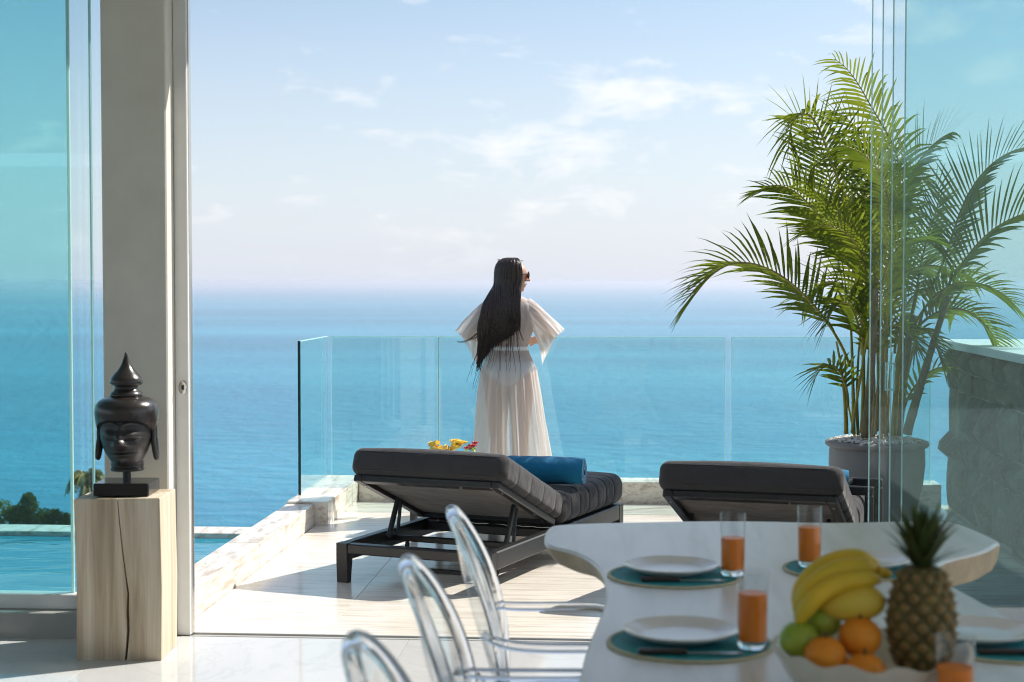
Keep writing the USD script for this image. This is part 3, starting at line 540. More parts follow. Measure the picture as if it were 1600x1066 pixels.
for i in range(22):
    a = rng.uniform(0, 2 * PI); r0, th0 = rng.uniform(.026, .036), rng.uniform(.010, .014)
    w = Polygon([(0, 0)] + [(r0 * math.cos(t) * (1 + .06 * (k % 2)), r0 * math.sin(t) * (1 + .06 * (k % 2))) for k, t in enumerate(np.linspace(-.9, .9, 9))]); w = trimesh.creation.extrude_polygon(w, th0 * 2)
    c = [-.135 + .017 * (i % 9) + rng.uniform(-.006, .006), rng.uniform(-.06, .06), .03 + .034 * (i // 8) + rng.uniform(0, .008) - .0015 * abs(i % 9 - 4) * (i // 8)]
    part('pineapple_piece', moved(rot(rot(w, rng.uniform(-.9, .9), (1, 0, 0)), a, (0, 0, 1)), c), M['pine_chunk'], fp)
def flower(c, r, n, m):
    P = []
    for ring, (rr_, tilt) in enumerate(((1.0, .5), (.75, .9), (.5, 1.25))):
        for k in range(n):
            a = 2 * PI * (k + .5 * ring) / n; g = trimesh.creation.icosphere(1, 1.0); g.apply_scale([r * .55 * rr_, r * .36 * rr_, r * .06]); g.apply_translation([r * .5 * rr_, 0, 0])
            P.append(moved(rot(rot(g, -tilt, (0, 1, 0)), a, (0, 0, 1)), c))
    part('flower', cat(P), m, fp, True)
flower((.045, -.02, .098), .050, 8, M['petal_yellow']); flower((.005, .03, .105), .045, 8, M['petal_yellow']); flower((.02, -.06, .08), .04, 8, M['petal_yellow'])
flower((.115, -.02, .085), .036, 6, M['petal_red']); flower((.125, .03, .10), .03, 6, M['petal_red']); flower((.085, -.06, .078), .03, 6, M['petal_red'])
for i in range(8):
    a = rng.uniform(0, 2 * PI); p = np.array([.085 + rng.uniform(-.03, .03), rng.uniform(-.05, .04), .06 + rng.uniform(0, .035)])
    g = trimesh.creation.icosphere(1, 1.0); g.apply_scale([.03, .011, .003]); part('leaf', moved(rot(rot(g, -.6, (0, 1, 0)), a, (0, 0, 1)), p), M['apple'], fp, True)

# ------------------------------------------------------------------ the person
pe_ = thing('person', 'person with long dark hair in a sheer white robe looking right at the balustrade', 'person', (-0.785, 10.42, 0), 0)
J = []
H = lambda *b: J.append(hull(b))
H((-.075, 0, .93, .10), (.075, 0, .93, .10), (-.05, .0, 1.03, .085), (.05, 0, 1.03, .085)); H((-.05, 0, 1.03, .085), (.05, 0, 1.03, .085), (-.045, .005, 1.10, .078), (.045, .005, 1.10, .078))
H((-.045, .005, 1.10, .078), (.045, .005, 1.10, .078), (-.07, 0, 1.26, .088), (.07, 0, 1.26, .088)); H((-.07, 0, 1.26, .088), (.07, 0, 1.26, .088), (-.125, -.005, 1.355, .045), (.125, -.005, 1.355, .045), (0, 0, 1.40, .05)); H((0, 0, 1.38, .052), (.012, .015, 1.49, .047))
for s in (-1, 1):
    H((s * .068, -.055, .905, .088), (s * .075, -.02, .86, .085)); H((s * .085, 0, .92, .092), (s * .078, .0, .72, .076)); H((s * .078, 0, .72, .076), (s * .072, .015, .49, .052)); H((s * .072, .015, .49, .052), (s * .072, -.018, .36, .053)); H((s * .072, -.018, .36, .053), (s * .072, 0, .10, .033), (s * .072, -.015, .06, .032)); H((s * .072, -.035, .034, .033), (s * .075, .06, .036, .032), (s * .085, .15, .020, .020), (s * .065, .16, .022, .022))
    H((s * .07, .075, 1.24, .055), (s * .07, .05, 1.26, .06))
    H((s * .145, -.005, 1.345, .047), (s * .222, .0, 1.24, .038)); H((s * .222, 0, 1.24, .038), (s * .278, .015, 1.172, .032)); H((s * .278, .015, 1.172, .032), (s * .225, .11, 1.15, .030)); H((s * .225, .11, 1.15, .030), (s * .135, .225, 1.125, .024))
    w0 = np.array([s * .135, .225, 1.125]); d0 = np.array([-s * .62, .70, -.2]); d0 /= np.linalg.norm(d0); sd = np.cross(d0, [0, 0, 1]); sd /= np.linalg.norm(sd); nn = np.cross(sd, d0)
    pt = lambda a, b, c: tuple(w0 + d0 * a + sd * b + nn * c)
    H((*pt(.0, 0, 0), .022), (*pt(.035, .022, 0), .014), (*pt(.035, -.022, 0), .014), (*pt(.085, .030, 0), .011), (*pt(.085, -.030, 0), .011))
    for k, (o, L) in enumerate(((-.030, .066), (-.010, .078), (.010, .074), (.030, .058))):
        a = pt(.088, o, 0); b = pt(.088 + L * .5, o * 1.2, -.012); c = pt(.088 + L * .9, o * 1.25, -.034); H((*a, .0095), (*b, .0085)); H((*b, .0085), (*c, .0075))
    H((*pt(.02, s * .022, 0), .012), (*pt(.055, s * .052, -.008), .0095)); H((*pt(.055, s * .052, -.008), .0095), (*pt(.085, s * .056, -.014), .008))
# head turned to the right (+x), slightly away
hc = np.array([.02, .02, 1.555]); fa = math.radians(18); FD = np.array([math.cos(fa), math.sin(fa), -.02]); FD /= np.linalg.norm(FD); SD = np.cross(FD, [0, 0, 1]); SD /= np.linalg.norm(SD); UD = np.cross(SD, FD)
hp_ = lambda f, s, u: tuple(hc + FD * f + SD * s + UD * u)
H((*hp_(-.02, 0, .02), .083), (*hp_(.022, 0, .02), .074), (*hp_(.0, 0, .03), .078)); H((*hp_(.02, .0, .0), .066), (*hp_(.05, 0, -.055), .032), (*hp_(.062, 0, -.082), .020), (*hp_(0, .035, -.05), .03), (*hp_(0, -.035, -.05), .03))
H((*hp_(.092, 0, .012), .008), (*hp_(.112, 0, -.022), .010), (*hp_(.088, .010, -.024), .010), (*hp_(.088, -.010, -.024), .010)); H((*hp_(.078, .016, -.052), .009), (*hp_(.078, -.016, -.052), .009), (*hp_(.089, 0, -.050), .009)); H((*hp_(.074, .013, -.064), .008), (*hp_(.074, -.013, -.064), .008), (*hp_(.085, 0, -.064), .008))
for s in (-1, 1): H((*hp_(-.005, s * .076, .0), .016), (*hp_(-.005, s * .074, -.03), .010))
body = fuse(J, .011, 10)
part('body', body, M['skin'], pe_, True)
for s in (-1, 1): part('eye', moved(trimesh.creation.icosphere(2, .0115), hp_(.0755, s * .03, .008)), M['white_cloth'], pe_, True)
gl = []
for s in (-1, 1):
    l_ = trimesh.creation.icosphere(2, 1.0); l_.apply_scale([.006, .027, .025]); T_ = np.eye(4); T_[:3, 0] = FD; T_[:3, 1] = SD; T_[:3, 2] = UD; T_[:3, 3] = hp_(.100, s * .034, .008); l_.apply_transform(T_); gl += [l_, tube([hp_(.10, s * .06, .014), hp_(.06, s * .079, .013), hp_(-.01, s * .083, .008)], .0028, 6)]
gl.append(tube([hp_(.104, -.012, .014), hp_(.108, 0, .016), hp_(.104, .012, .014)], .0028, 6))
part('sunglasses', cat(gl), M['lens'], pe_, 50)
# swimsuit brief following the hips
bi = trimesh.proximity
bv = np.array(body.vertices); nrm = np.array(body.vertex_normals); fz = body.faces; cz = bv[fz].mean(1)
sel = (np.abs(cz[:, 0]) < .19) & (cz[:, 2] < 1.0) & (cz[:, 2] > .845 + .75 * np.maximum(np.abs(cz[:, 0]) - .022, 0)) & (np.abs(cz[:, 1]) < .2)
sub = trimesh.Trimesh(bv + nrm * .005, fz[sel], process=False); sub.remove_unreferenced_vertices()
part('swim_brief', sub, M['white_cloth'], pe_, True)
# robe
za = np.array([1.435, 1.405, 1.37, 1.28, 1.18, 1.09, 1.05, .95, .80, .60, .40, .20, .075]); xa = np.array([.058, .12, .172, .180, .150, .118, .134, .180, .200, .220, .242, .268, .285]); ya = np.array([.056, .075, .095, .125, .118, .100, .120, .178, .188, .195, .205, .225, .245])
nz, na = 90, 220; zz = np.linspace(1.435, .075, nz); ax_ = np.interp(zz, za[::-1], xa[::-1]); ay_ = np.interp(zz, za[::-1], ya[::-1])
g = np.linspace(0, 2 * PI, na, endpoint=False); rr2 = np.random.RandomState(5); V = []
ph = rr2.uniform(0, 2 * PI, 8)
for z_, a_, b_ in zip(zz, ax_, ay_):
    low = np.clip((1.07 - z_) / .9, 0, 1) ** .7; up_ = np.clip((z_ - 1.09) / .2, 0, 1) * np.clip((1.42 - z_) / .1, 0, 1); near = math.exp(-((z_ - 1.08) / .05) ** 2)
    w = low * (.085 * np.sin(9 * g + ph[0] + .8 * np.sin(2 * g + ph[6] + z_)) + .085 * (np.abs(np.sin(8.5 * g + ph[1] + .7 * z_)) ** .6 - .6) + .05 * np.sin(23 * g + ph[2] - z_ * 2 + np.sin(3 * g)) + .03 * np.sin(37 * g + ph[3] + 2 * z_)) + up_ * (.02 * np.sin(11 * g + ph[3] + 3 * z_) + .012 * np.sin(26 * g + ph[4])) + near * .02 * np.sin(34 * g + ph[5])
    sx = .012 * low * math.sin(z_ * 4)
    V.append(np.stack([a_ * (1 + w) * np.cos(g) + sx, b_ * (1 + w) * np.sin(g) + .0, np.full(na, z_ - 0.0)], 1))
V = np.vstack(V); F = []
for i in range(nz - 1):
    for j in range(na):
        k = (j + 1) % na; amid = g[j]
        gap = .04 + .05 * i / nz
        if abs(amid - PI / 2) < gap: continue          # open down the front
        F += [[i * na + j, (i + 1) * na + j, (i + 1) * na + k], [i * na + j, (i + 1) * na + k, i * na + k]]
part('robe', trimesh.Trimesh(V, F, process=False), M['robe'], pe_, True)
for s in (-1, 1):
    ctr = spline([(s * .085, -.0, 1.362), (s * .185, .0, 1.275), (s * .258, .02, 1.195), (s * .296, .05, 1.150)], 26); V = []; n_ = 60; g2 = np.linspace(0, 2 * PI, n_, endpoint=False)
    for i, c in enumerate(ctr):
        t = i / 25; rt_ = .074 + .006 * t; rb = .070 + .095 * t ** 1.5; ry = .060 + .045 * t
        fold = 1 + .11 * t * np.sin(6 * g2 + ph[2] + s + 2 * t) + .07 * t * np.sin(11 * g2 + ph[3] - 3 * t) + .03 * np.sin(17 * g2 + 9 * t)
        up2 = np.where(np.sin(g2) > 0, rt_, rb) * np.sin(g2) * fold; yy = ry * np.cos(g2) * fold
        dr = np.array([s * .72, 0, .62]); dn = np.array([-s * (.05 + .42 * t), 0, -1.0]) 
        off = np.where(np.sin(g2)[:, None] > 0, dr[None] * up2[:, None], -dn[None] * up2[:, None])
        V.append(c + off + np.stack([0 * yy, yy, 0 * yy], 1))
    V = np.vstack(V); F = []
    for i in range(25):
        for j in range(n_):
            k = (j + 1) % n_; F += [[i * n_ + j, (i + 1) * n_ + j, (i + 1) * n_ + k], [i * n_ + j, (i + 1) * n_ + k, i * n_ + k]]
    part('sleeve', trimesh.Trimesh(V, F, process=False), M['robe'], pe_, True)
gb = np.linspace(0, 2 * PI, 80, endpoint=False)
bt = lambda zc, k: np.stack([(.121 + k) * np.cos(gb), (.103 + k) * np.sin(gb), np.full(80, zc)], 1)
Vb = np.vstack([bt(1.099, .002), bt(1.097, .006), bt(1.073, .006), bt(1.071, .002)]); Fb = []
for i in range(3):
    for j in range(80): k = (j + 1) % 80; Fb += [[i * 80 + j, (i + 1) * 80 + j, (i + 1) * 80 + k], [i * 80 + j, (i + 1) * 80 + k, i * 80 + k]]
part('belt', trimesh.Trimesh(Vb, Fb, process=False), M['white_cloth'], pe_, True)
# hair: overlapping locks from the crown down the back, sweeping to the left
rh = np.random.RandomState(3); HS = []
crown = hc + np.array([-.005, -.01, .02])
for i in range(900):
    u = rh.uniform(-1, 1); depth = rh.uniform(0, 1)
    sa = PI * (1.5 + .62 * u)                                  # angle round the head seen from above, 1.5 pi = back
    hd_dir = np.array([math.cos(sa), math.sin(sa), 0])
    if hd_dir @ FD > .42: continue
    part_pt = crown + np.array([.01, .015, .088 + .003 * rh.rand()])
    r_ = .092 + .012 * rh.rand()
    side = crown + hd_dir * r_ * [1.0, 1.05, 1] + [0, 0, .035]
    ear_ = crown + hd_dir * (r_ + .006) * [1.0, .98, 1] + [0, 0, -.045]
    t_ = min(1.0, (u + 1) / 1.385)                                            # 0 left .. 1 right
    j_ = lambda: rh.uniform(-.012, .012)
    sh = np.array([-.150 + .226 * t_ + j_(), -.102 - .020 * depth - .015 * math.cos(u * 1.3), 1.38])
    mid = np.array([-.182 + .258 * t_ + j_(), -.140 - .022 * depth, 1.22])
    zend = .925 + .26 * t_ ** .9 + .07 * rh.rand() * (1 if rh.rand() < .6 else 2.2)
    end = np.array([-.188 + .245 * t_ * (.45 + .55 * t_) + rh.uniform(-.014, .014), -.150 - .02 * depth, zend])
    tail = [end] if zend > 1.12 else [np.array([(end[0] * .55 + mid[0] * .45), -.142 - .018 * depth, (zend + 1.22) / 2]), end]
    P = spline([part_pt, part_pt * .35 + side * .65 + hd_dir * .012 + [0, 0, .026], side, ear_, sh, mid] + tail, 22)
    HS.append(tube(P, np.interp(np.linspace(0, 1, 22), [0, .1, .6, 1], [.005, .0065, .006, .0012]), 5))
for k, (pts) in enumerate([[(-.10, -.10, 1.38), (-.135, -.11, 1.28), (-.19, -.12, 1.19), (-.27, -.12, 1.135), (-.325, -.12, 1.13)], [(-.10, -.10, 1.36), (-.13, -.12, 1.24), (-.185, -.13, 1.17), (-.25, -.13, 1.14)], [(-.11, -.11, 1.25), (-.15, -.13, 1.12), (-.17, -.14, 1.05), (-.19, -.14, .985)], [(.05, -.13, 1.36), (.07, -.145, 1.27), (.085, -.155, 1.2), (.108, -.15, 1.14)], [(.04, -.13, 1.36), (.06, -.145, 1.24), (.075, -.155, 1.15)], [(.03, -.135, 1.34), (.04, -.15, 1.22), (.04, -.155, 1.11)]]):
    for q in range(3): HS.append(tube(spline(np.array(pts) + rh.uniform(-.006, .006, 3), 16), np.linspace(.004, .0009, 16), 5))
for q in range(34):
    t_ = rh.rand(); a = np.array([-.16 + .225 * t_, -.125 - .03 * rh.rand(), 1.36 - .25 * rh.rand()]); o = (-.06 - .07 * rh.rand()) * (1 - t_) + .03 * t_ * rh.rand()
    HS.append(tube(spline([a, a + [o * .4, -.025, -.10], a + [o * .9 + .01, -.035, -.2], a + [o * 1.3, -.03, -.27 - .12 * rh.rand() * (1 - .6 * t_)]], 12), np.linspace(.0026, .0007, 12), 4))
for q in range(40):
    a = rh.uniform(0, 2 * PI); p = crown + [.07 * math.cos(a), .07 * math.sin(a) - .01, .085 - .02 * rh.rand()]; d = np.array([math.cos(a) * .03, math.sin(a) * .03 - .01, .022 * rh.rand()])
    HS.append(tube(spline([p, p + d * .35 + [0, 0, .003], p + d * .75 - [0, 0, .006]], 8), np.linspace(.0013, .0005, 8), 4))
cap = trimesh.creation.icosphere(3, 1.0); cv = np.array(cap.vertices); keep = []
cap.apply_scale([.088, .092, .098]); cap.apply_translation(crown + [-.012, -.008, .004]); cvv = np.array(cap.vertices); cc = cvv[cap.faces].mean(1) - hc
ok = ~((cc @ FD > .035) & (cc[:, 2] < .055)); capm = trimesh.Trimesh(cvv, cap.faces[ok], process=False)
part('hair', cat(HS + [capm]), M['hair'], pe_, True)

# ------------------------------------------------------------------ planter and palm
PX, PY = 1.545, 10.12
pp = thing('planter', 'large round grey planter holding the palm', 'planter', (PX, PY, 0))
part('pot', lathe([(0, 0), (.20, 0), (.215, .01), (.25, .12), (.282, .26), (.295, .38), (.293, .46), (.290, .485), (.308, .492), (.318, .503), (.318, .516), (.306, .528), (.290, .530), (.280, .52), (.278, .47), (0, .47)], 72), M['pot'], pp, 40)
pb = thing('potting_gravel', 'white pebbles over soil in the grey planter', 'gravel', (PX, PY, 0), kind='stuff')
rng = random.Random(21); ps_ = []
for i in range(420):
    a, r_ = rng.uniform(0, 2 * PI), .268 * math.sqrt(rng.random()); s = trimesh.creation.icosphere(0, rng.uniform(.010, .019)); s.apply_scale([1, rng.uniform(.7, 1), rng.uniform(.5, .8)])
    ps_.append(moved(rot(s, rng.uniform(0, 3), (0, 0, 1)), [r_ * math.cos(a), r_ * math.sin(a), .525 + .012 * rng.random() + .012 * (1 - r_ / .27)]))
part('pebbles', cat(ps_), M['pebble'], pb, True); part('soil', lathe([(.277, .472), (.277, .515), (0, .527), (0, .472)], 32), M['soil'], pb, True)

palm = thing('areca_palm', 'tall feathery green palm growing in the grey planter', 'palm', (PX, PY, 0))
RP = np.random.RandomState(17)
S_ = 10.14 / 2500.0                                                # metres per photograph pixel where the palm stands
def q(px, py, dy=0.0):                                             # point of the palm, metres from the planter's base
    return np.array([(px - 1371) * S_ + dy * 0.05, dy, 0.50 - (py - 700) * S_ - 0.0])
def frond(pts, n=34, ll=.36, m='palm', v=.35, lean=.55, droop=.22, wid=.0110, t0=.22, jit=.2, twist=0.0):
    n = int(n * .86); R = spline(pts, 40); d = np.r_[0, np.cumsum(np.linalg.norm(np.diff(R, axis=0), axis=1))]; d /= d[-1]; P, F, c = [], [], 0
    Tn = np.gradient(R, axis=0); Tn /= np.linalg.norm(Tn, axis=1, keepdims=True)
    for i in range(n):
        t = t0 + (1 - t0) * (i + .5) / n
        p = np.array([np.interp(t, d, R[:, k]) for k in range(3)]); T = np.array([np.interp(t, d, Tn[:, k]) for k in range(3)]); T /= np.linalg.norm(T)
        ref = np.array([math.sin(twist), math.cos(twist) * .55, .85]); S = np.cross(T, ref); S = S if np.linalg.norm(S) > .15 else np.cross(T, [0, 1.0, .2]); S /= np.linalg.norm(S); N = np.cross(S, T)
        N = N if N[2] > 0 else N
        u = (t - t0) / (1 - t0); L = ll * (.35 + .65 * math.sin(PI * (.16 + .80 * u)) ** .8) * (1 + RP.uniform(-jit, jit))
        for s in (-1, 1):
            dr = T * (lean + .75 * u + RP.uniform(-.08, .08)) + s * S * (1.0 + RP.uniform(-.1, .1)) + N * (v + RP.uniform(-.1, .1)); dr /= np.linalg.norm(dr)
            wd = np.cross(dr, N * .8 + S * s * .3); wd /= np.linalg.norm(wd); dp_ = droop * (1 + RP.uniform(-.5, .6)); w = wid * (1.1 - .35 * u) * (L / ll) ** .5
            pr_ = [(0, .45), (.22, 1.0), (.5, .92), (.78, .55), (1.0, .04)]
            for a, b in pr_:
                cpt = p + dr * L * a + np.array([0, 0, -1.0]) * dp_ * L * a ** 2.2 + T * .05 * L * a * a
                P += [cpt - wd * w * b, cpt + N * w * b * .35 * 0, cpt + wd * w * b]
            for a in range(4):
                k = c + a * 3
                for o in (0, 1): F += [[k + o, k + o + 1, k + o + 4], [k + o, k + o + 4, k + o + 3]]
            c += 15
    f = part('frond', trimesh.Trimesh(np.array(P), F, process=False), M[m], palm, True)
    part('rachis', tube(R, np.linspace(.010, .0025, 40), 6), M['cane'], f, True)
# canes
canes = [((1322, 682), (1318, 610), (1306, 540)), ((1336, 684), (1334, 600), (1330, 500)), ((1346, 680), (1347, 590), (1340, 470)), ((1351, 686), (1356, 600), (1362, 440)), ((1358, 684), (1362, 560), (1371, 400)), ((1366, 690), (1366, 580), (1352, 430)), ((1372, 680), (1378, 590), (1392, 450)), ((1381, 684), (1384, 600), (1388, 420)), ((1392, 682), (1396, 590), (1404, 460)), ((1402, 684), (1410, 600), (1422, 500)), ((1408, 688), (1420, 600), (1446, 510)), ((1412, 680), (1432, 600), (1468, 470)), ((1340, 690), (1326, 620), (1318, 575)), ((1388, 690), (1392, 640), (1398, 560)), ((1330, 678), (1340, 600), (1352, 520)), ((1398, 678), (1406, 600), (1436, 450)), ((1326, 684), (1324, 620), (1322, 560)), ((1354, 680), (1350, 600), (1356, 500)), ((1368, 684), (1372, 600), (1366, 500)), ((1376, 690), (1374, 600), (1382, 470)), ((1386, 680), (1380, 610), (1376, 520)), ((1343, 686), (1341, 610), (1346, 520))]
for i, cpts in enumerate(canes):
    dy = RP.uniform(-.16, .16); R = spline([q(*cpts[0], dy), q(*cpts[1], dy * 1.3), q(*cpts[2], dy * 1.8)], 18)
    thick = [.010, .011, .013, .026, .014, .012, .022, .013, .018, .024, .014, .026, .007, .012, .009, .016, .008, .010, .011, .009, .012, .009][i]
    rr_ = thick * np.linspace(1.15, .62, 18) * (1 + .07 * (np.arange(18) % 3 == 0)); part('cane', tube(R, rr_, 9), M['cane_dark' if thick > .02 else 'cane'], palm, True)
FR = [  # (photograph points of the rachis, depth start / end, options)
    ([(1330, 580), (1300, 520), (1250, 462), (1200, 428), (1150, 421), (1112, 444), (1087, 472)], .05, -.25, dict(n=44, ll=.40, v=.55, lean=.8)),
    ([(1345, 480), (1330, 400), (1305, 320), (1288, 255), (1262, 205), (1235, 190)], 0, .15, dict(n=40, ll=.46, droop=.10)),
    ([(1372, 420), (1402, 330), (1398, 250), (1368, 195), (1335, 140), (1302, 108)], .1, .0, dict(n=44, ll=.34, droop=.45, v=.25)),
    ([(1392, 430), (1400, 340), (1425, 280), (1460, 235), (1492, 214)], .1, .3, dict(n=38, ll=.40, v=.4)),
    ([(1440, 470), (1475, 390), (1500, 320), (1540, 268), (1592, 246)], -.1, -.1, dict(n=40, ll=.34, v=.5, droop=.1)),
    ([(1440, 500), (1480, 440), (1520, 385), (1568, 352), (1640, 340), (1690, 360)], -.1, -.3, dict(n=44, ll=.40, v=.55)),
    ([(1425, 520), (1455, 470), (1490, 450), (1530, 458), (1560, 482)], 0, -.35, dict(n=34, ll=.28)),
    ([(1420, 540), (1450, 500), (1490, 490), (1525, 515), (1540, 556)], .0, -.3, dict(n=34, ll=.27)),
    ([(1325, 640), (1318, 600), (1300, 576), (1282, 580), (1270, 600)], -.05, -.3, dict(n=17, ll=.20, wid=.011)),
    ([(1350, 450), (1345, 340), (1362, 260), (1340, 205), (1300, 178)], .1, .3, dict(n=38, ll=.38, droop=.3)),
    ([(1352, 470), (1318, 400), (1275, 345), (1235, 310), (1195, 308)], .0, -.3, dict(n=38, ll=.36, v=.3)),
    ([(1380, 450), (1385, 380), (1375, 310), (1345, 265), (1310, 250)], -.1, -.4, dict(n=38, ll=.36, droop=.35)),
    ([(1365, 520), (1350, 450), (1335, 400), (1300, 370), (1262, 372)], -.1, -.5, dict(n=34, ll=.32)),
    ([(1360, 540), (1340, 480), (1310, 450), (1285, 455), (1262, 480)], .1, .3, dict(n=30, ll=.30)),
    ([(1400, 560), (1412, 500), (1440, 465), (1475, 470), (1500, 500)], .1, .3, dict(n=30, ll=.28)),
    ([(1372, 560), (1368, 480), (1378, 420), (1400, 390), (1430, 385)], -.15, -.5, dict(n=34, ll=.32)),
    ([(1345, 560), (1335, 505), (1318, 480), (1300, 488), (1290, 510)], -.1, -.35, dict(n=26, ll=.26)),
    ([(1366, 480), (1372, 390), (1392, 320), (1400, 290), (1418, 250)], .2, .4, dict(n=38, ll=.38)),
    ([(1400, 580), (1408, 540), (1430, 520), (1450, 540), (1462, 570)], .0, -.3, dict(n=24, ll=.22)),
    ([(1358, 590), (1366, 540), (1380, 515), (1402, 520), (1418, 545)], -.1, -.35, dict(n=26, ll=.24)),
    ([(1408, 660), (1418, 620), (1440, 590), (1462, 578), (1478, 585)], -.05, -.2, dict(n=16, ll=.16)),
    ([(1425, 520), (1440, 430), (1455, 370), (1470, 320), (1465, 290)], .15, .3, dict(n=34, ll=.32)),
    ([(1350, 500), (1334, 410), (1310, 350), (1278, 300), (1250, 290)], .2, .5, dict(n=36, ll=.36)),
]
for pts, d0, d1, kw in FR:
    n = len(pts); frond([q(x, y, d0 + (d1 - d0) * i / (n - 1)) for i, (x, y) in enumerate(pts)], **kw)
for k in range(2):
    x0 = 1345 + RP.uniform(-18, 50); y0 = RP.uniform(430, 520); a = RP.uniform(-1.15, 1.15); L = RP.uniform(120, 200); dd = RP.uniform(-.5, .5)
    ex, ey = x0 + L * math.sin(a) * .8, y0 - L * math.cos(a) * .75 - 20
    frond([q(x0, y0, dd * .1), q(x0 + (ex - x0) * .25, y0 - L * .45, dd * .3), q(x0 + (ex - x0) * .6, ey - 8, dd * .7), q(ex + 22 * np.sign(a), ey + RP.uniform(0, 60), dd)], n=32, ll=RP.uniform(.26, .36), droop=RP.uniform(.15, .5), v=RP.uniform(.1, .5))
frond([q(1330, 330, .1), q(1290, 240, .0), q(1262, 195, -.1), q(1240, 205, -.2), q(1232, 250, -.2)], n=26, ll=.24, droop=.6, jit=.4)

# ------------------------------------------------------------------ dining table and what stands on it
TZ = 0.75
to = np.array([(-.252, 4.98), (-.228, 5.03), (-.15, 5.07), (.05, 5.12), (.26, 5.155), (.46, 5.16), (.65, 5.15), (.85, 5.19), (.98, 5.21), (1.04, 5.17), (1.075, 5.0), (1.095, 4.82), (1.075, 4.76), (1.0, 4.62), (.87, 4.46), (.805, 4.24), (.83, 4.02), (.887, 3.65), (.98, 3.2), (1.06, 2.7), (1.10, 2.2), (1.02, 1.75), (.75, 1.62), (.35, 1.66), (-.05, 1.60), (-.26, 1.72), (-.24, 2.2), (-.16, 2.7), (-.10, 3.05), (-.09, 3.3), (-.063, 3.72), (-.056, 3.95), (-.068, 4.18), (-.10, 4.38), (-.15, 4.52), (-.205, 4.60), (-.240, 4.66), (-.252, 4.75), (-.256, 4.86)])
tp = CubicSpline(np.arange(len(to) + 1), np.vstack([to, to[:1]]), bc_type='periodic')(np.linspace(0, len(to), 260, endpoint=False))
tpo = Polygon(tp).buffer(0); dt = thing('dining_table', 'pale timber slab dining table with wavy natural edge', 'table')
def rings_solid(zs_off):
    R = []
    for z_, o in zs_off:
        c = np.roll(tp, -1, 0) - np.roll(tp, 1, 0); n_ = np.stack([c[:, 1], -c[:, 0]], 1); n_ /= np.linalg.norm(n_, axis=1, keepdims=True)
        sgn = 1 if Polygon(tp).exterior.is_ccw else -1; kf = 1 + 3.2 * np.clip((.12 - tp[:, 0]) / .3, 0, 1) * np.clip((tp[:, 1] - 4.0) / .4, 0, 1) if o < -.001 and z_ < TZ - .01 else np.ones(len(tp)); R.append(np.column_stack([tp + sgn * n_ * (o * kf)[:, None], np.full(len(tp), z_)]))
    n = len(tp); v = np.vstack(R); f = []
    for i in range(len(R) - 1):
        for j in range(n): k = (j + 1) % n; f += [[i * n + j, (i + 1) * n + j, (i + 1) * n + k], [i * n + j, (i + 1) * n + k, i * n + k]]
    return trimesh.Trimesh(v, f, process=False)
def capped(z_, off):
    v, f = trimesh.creation.triangulate_polygon(Polygon(tp).buffer(off), engine='earcut'); return trimesh.Trimesh(np.column_stack([v, np.full(len(v), z_)]), f, process=False)
part('slab_top', cat([capped(TZ, -.0075), rings_solid([(TZ, -.008), (TZ - .003, -.003), (TZ - .008, 0)])]), M['table'], dt, 30)
rs_ = rings_solid([(TZ - .008, 0), (TZ - .03, -.0025), (TZ - .06, -.009), (TZ - .085, -.022), (TZ - .09, -.03)]); lastv = np.array(rs_.vertices)[-len(tp):]; cv_, cf_ = trimesh.creation.triangulate_polygon(Polygon(lastv[:, :2]).buffer(0), engine='earcut'); capped_last = trimesh.Trimesh(np.column_stack([cv_, np.full(len(cv_), TZ - .09)]), cf_[:, ::-1], process=False)
part('slab_edge', cat([rings_solid([(TZ - .008, 0), (TZ - .03, -.0025), (TZ - .06, -.009), (TZ - .085, -.022), (TZ - .09, -.03)]), capped_last]), M['table_edge'], dt, 40)
for yl in (2.2, 4.45): part('leg', bbox(.22, .66, yl - .09, yl + .09, 0.001, TZ - .0905, .01), M['table_edge'], dt)

def placemat(label, x, y):
    t = thing('placemat', label, 'placemat', (x, y, TZ + .0005), 0, None)
    part('weave', lathe([(0, 0), (.168, 0), (.168, .004), (0, .004)], 64), M['mat'], t, 30)
    part('border', lathe([(.1682, 0), (.176, 0), (.178, .0025), (.176, .005), (.1682, .005)], 64), M['mat_rim'], t, 40); return t
def plate(label, x, y):
    t = thing('plate', label, 'plate', (x, y, TZ + .0052), 0, None)
    part('dish', lathe([(0, 0), (.07, 0), (.085, .004), (.118, .017), (.124, .022), (.122, .0245), (.116, .022), (.084, .0105), (.07, .0085), (0, .0085)], 64), M['china'], t, 40); return t
def tumbler(label, x, y, on, fill=.104):
    t = thing('juice_glass', label, 'glass', (x, y, on), 0, None)
    part('foot', lathe([(0, 0.0005), (.028, .0005), (.0305, .004), (.031, .0155), (0, .0155)], 40), M['tumbler_base'], t, 40)
    part('wall', lathe([(.0312, .016), (.0335, .16), (.0328, .162), (.032, .16), (.0297, .0165)], 40), M['tumbler'], t, 40)
    part('juice', lathe([(0, .0165), (.0292, .0165), (.0292 + .0016 * fill / .104, fill), (.0300, fill + .0022), (.012, fill + .0016), (0, fill + .0018)], 40), M['juice'], t, 40); return t
def knife(label, x, y, rz):
    t = thing('table_knife', label, 'knife', (x, y, TZ + .0056), rz, None)
    part('handle', bbox(-.10, 0.0, -.009, .009, 0, .011, .003), M['dark_handle'], t)
    b = trimesh.creation.extrude_polygon(Polygon([(0.0005, -.007), (.09, -.009), (.112, -.004), (.118, .005), (.0005, .007)]), .0018); b.apply_translation([0, 0, .003]); part('blade', b, M['steel'], t); return t
m1 = placemat('round turquoise placemat at the far left end of the table', .121, 4.175)
copy_of(m1, (.130, 3.39, TZ + .0005), 0, 'round turquoise placemat under the near left plate')
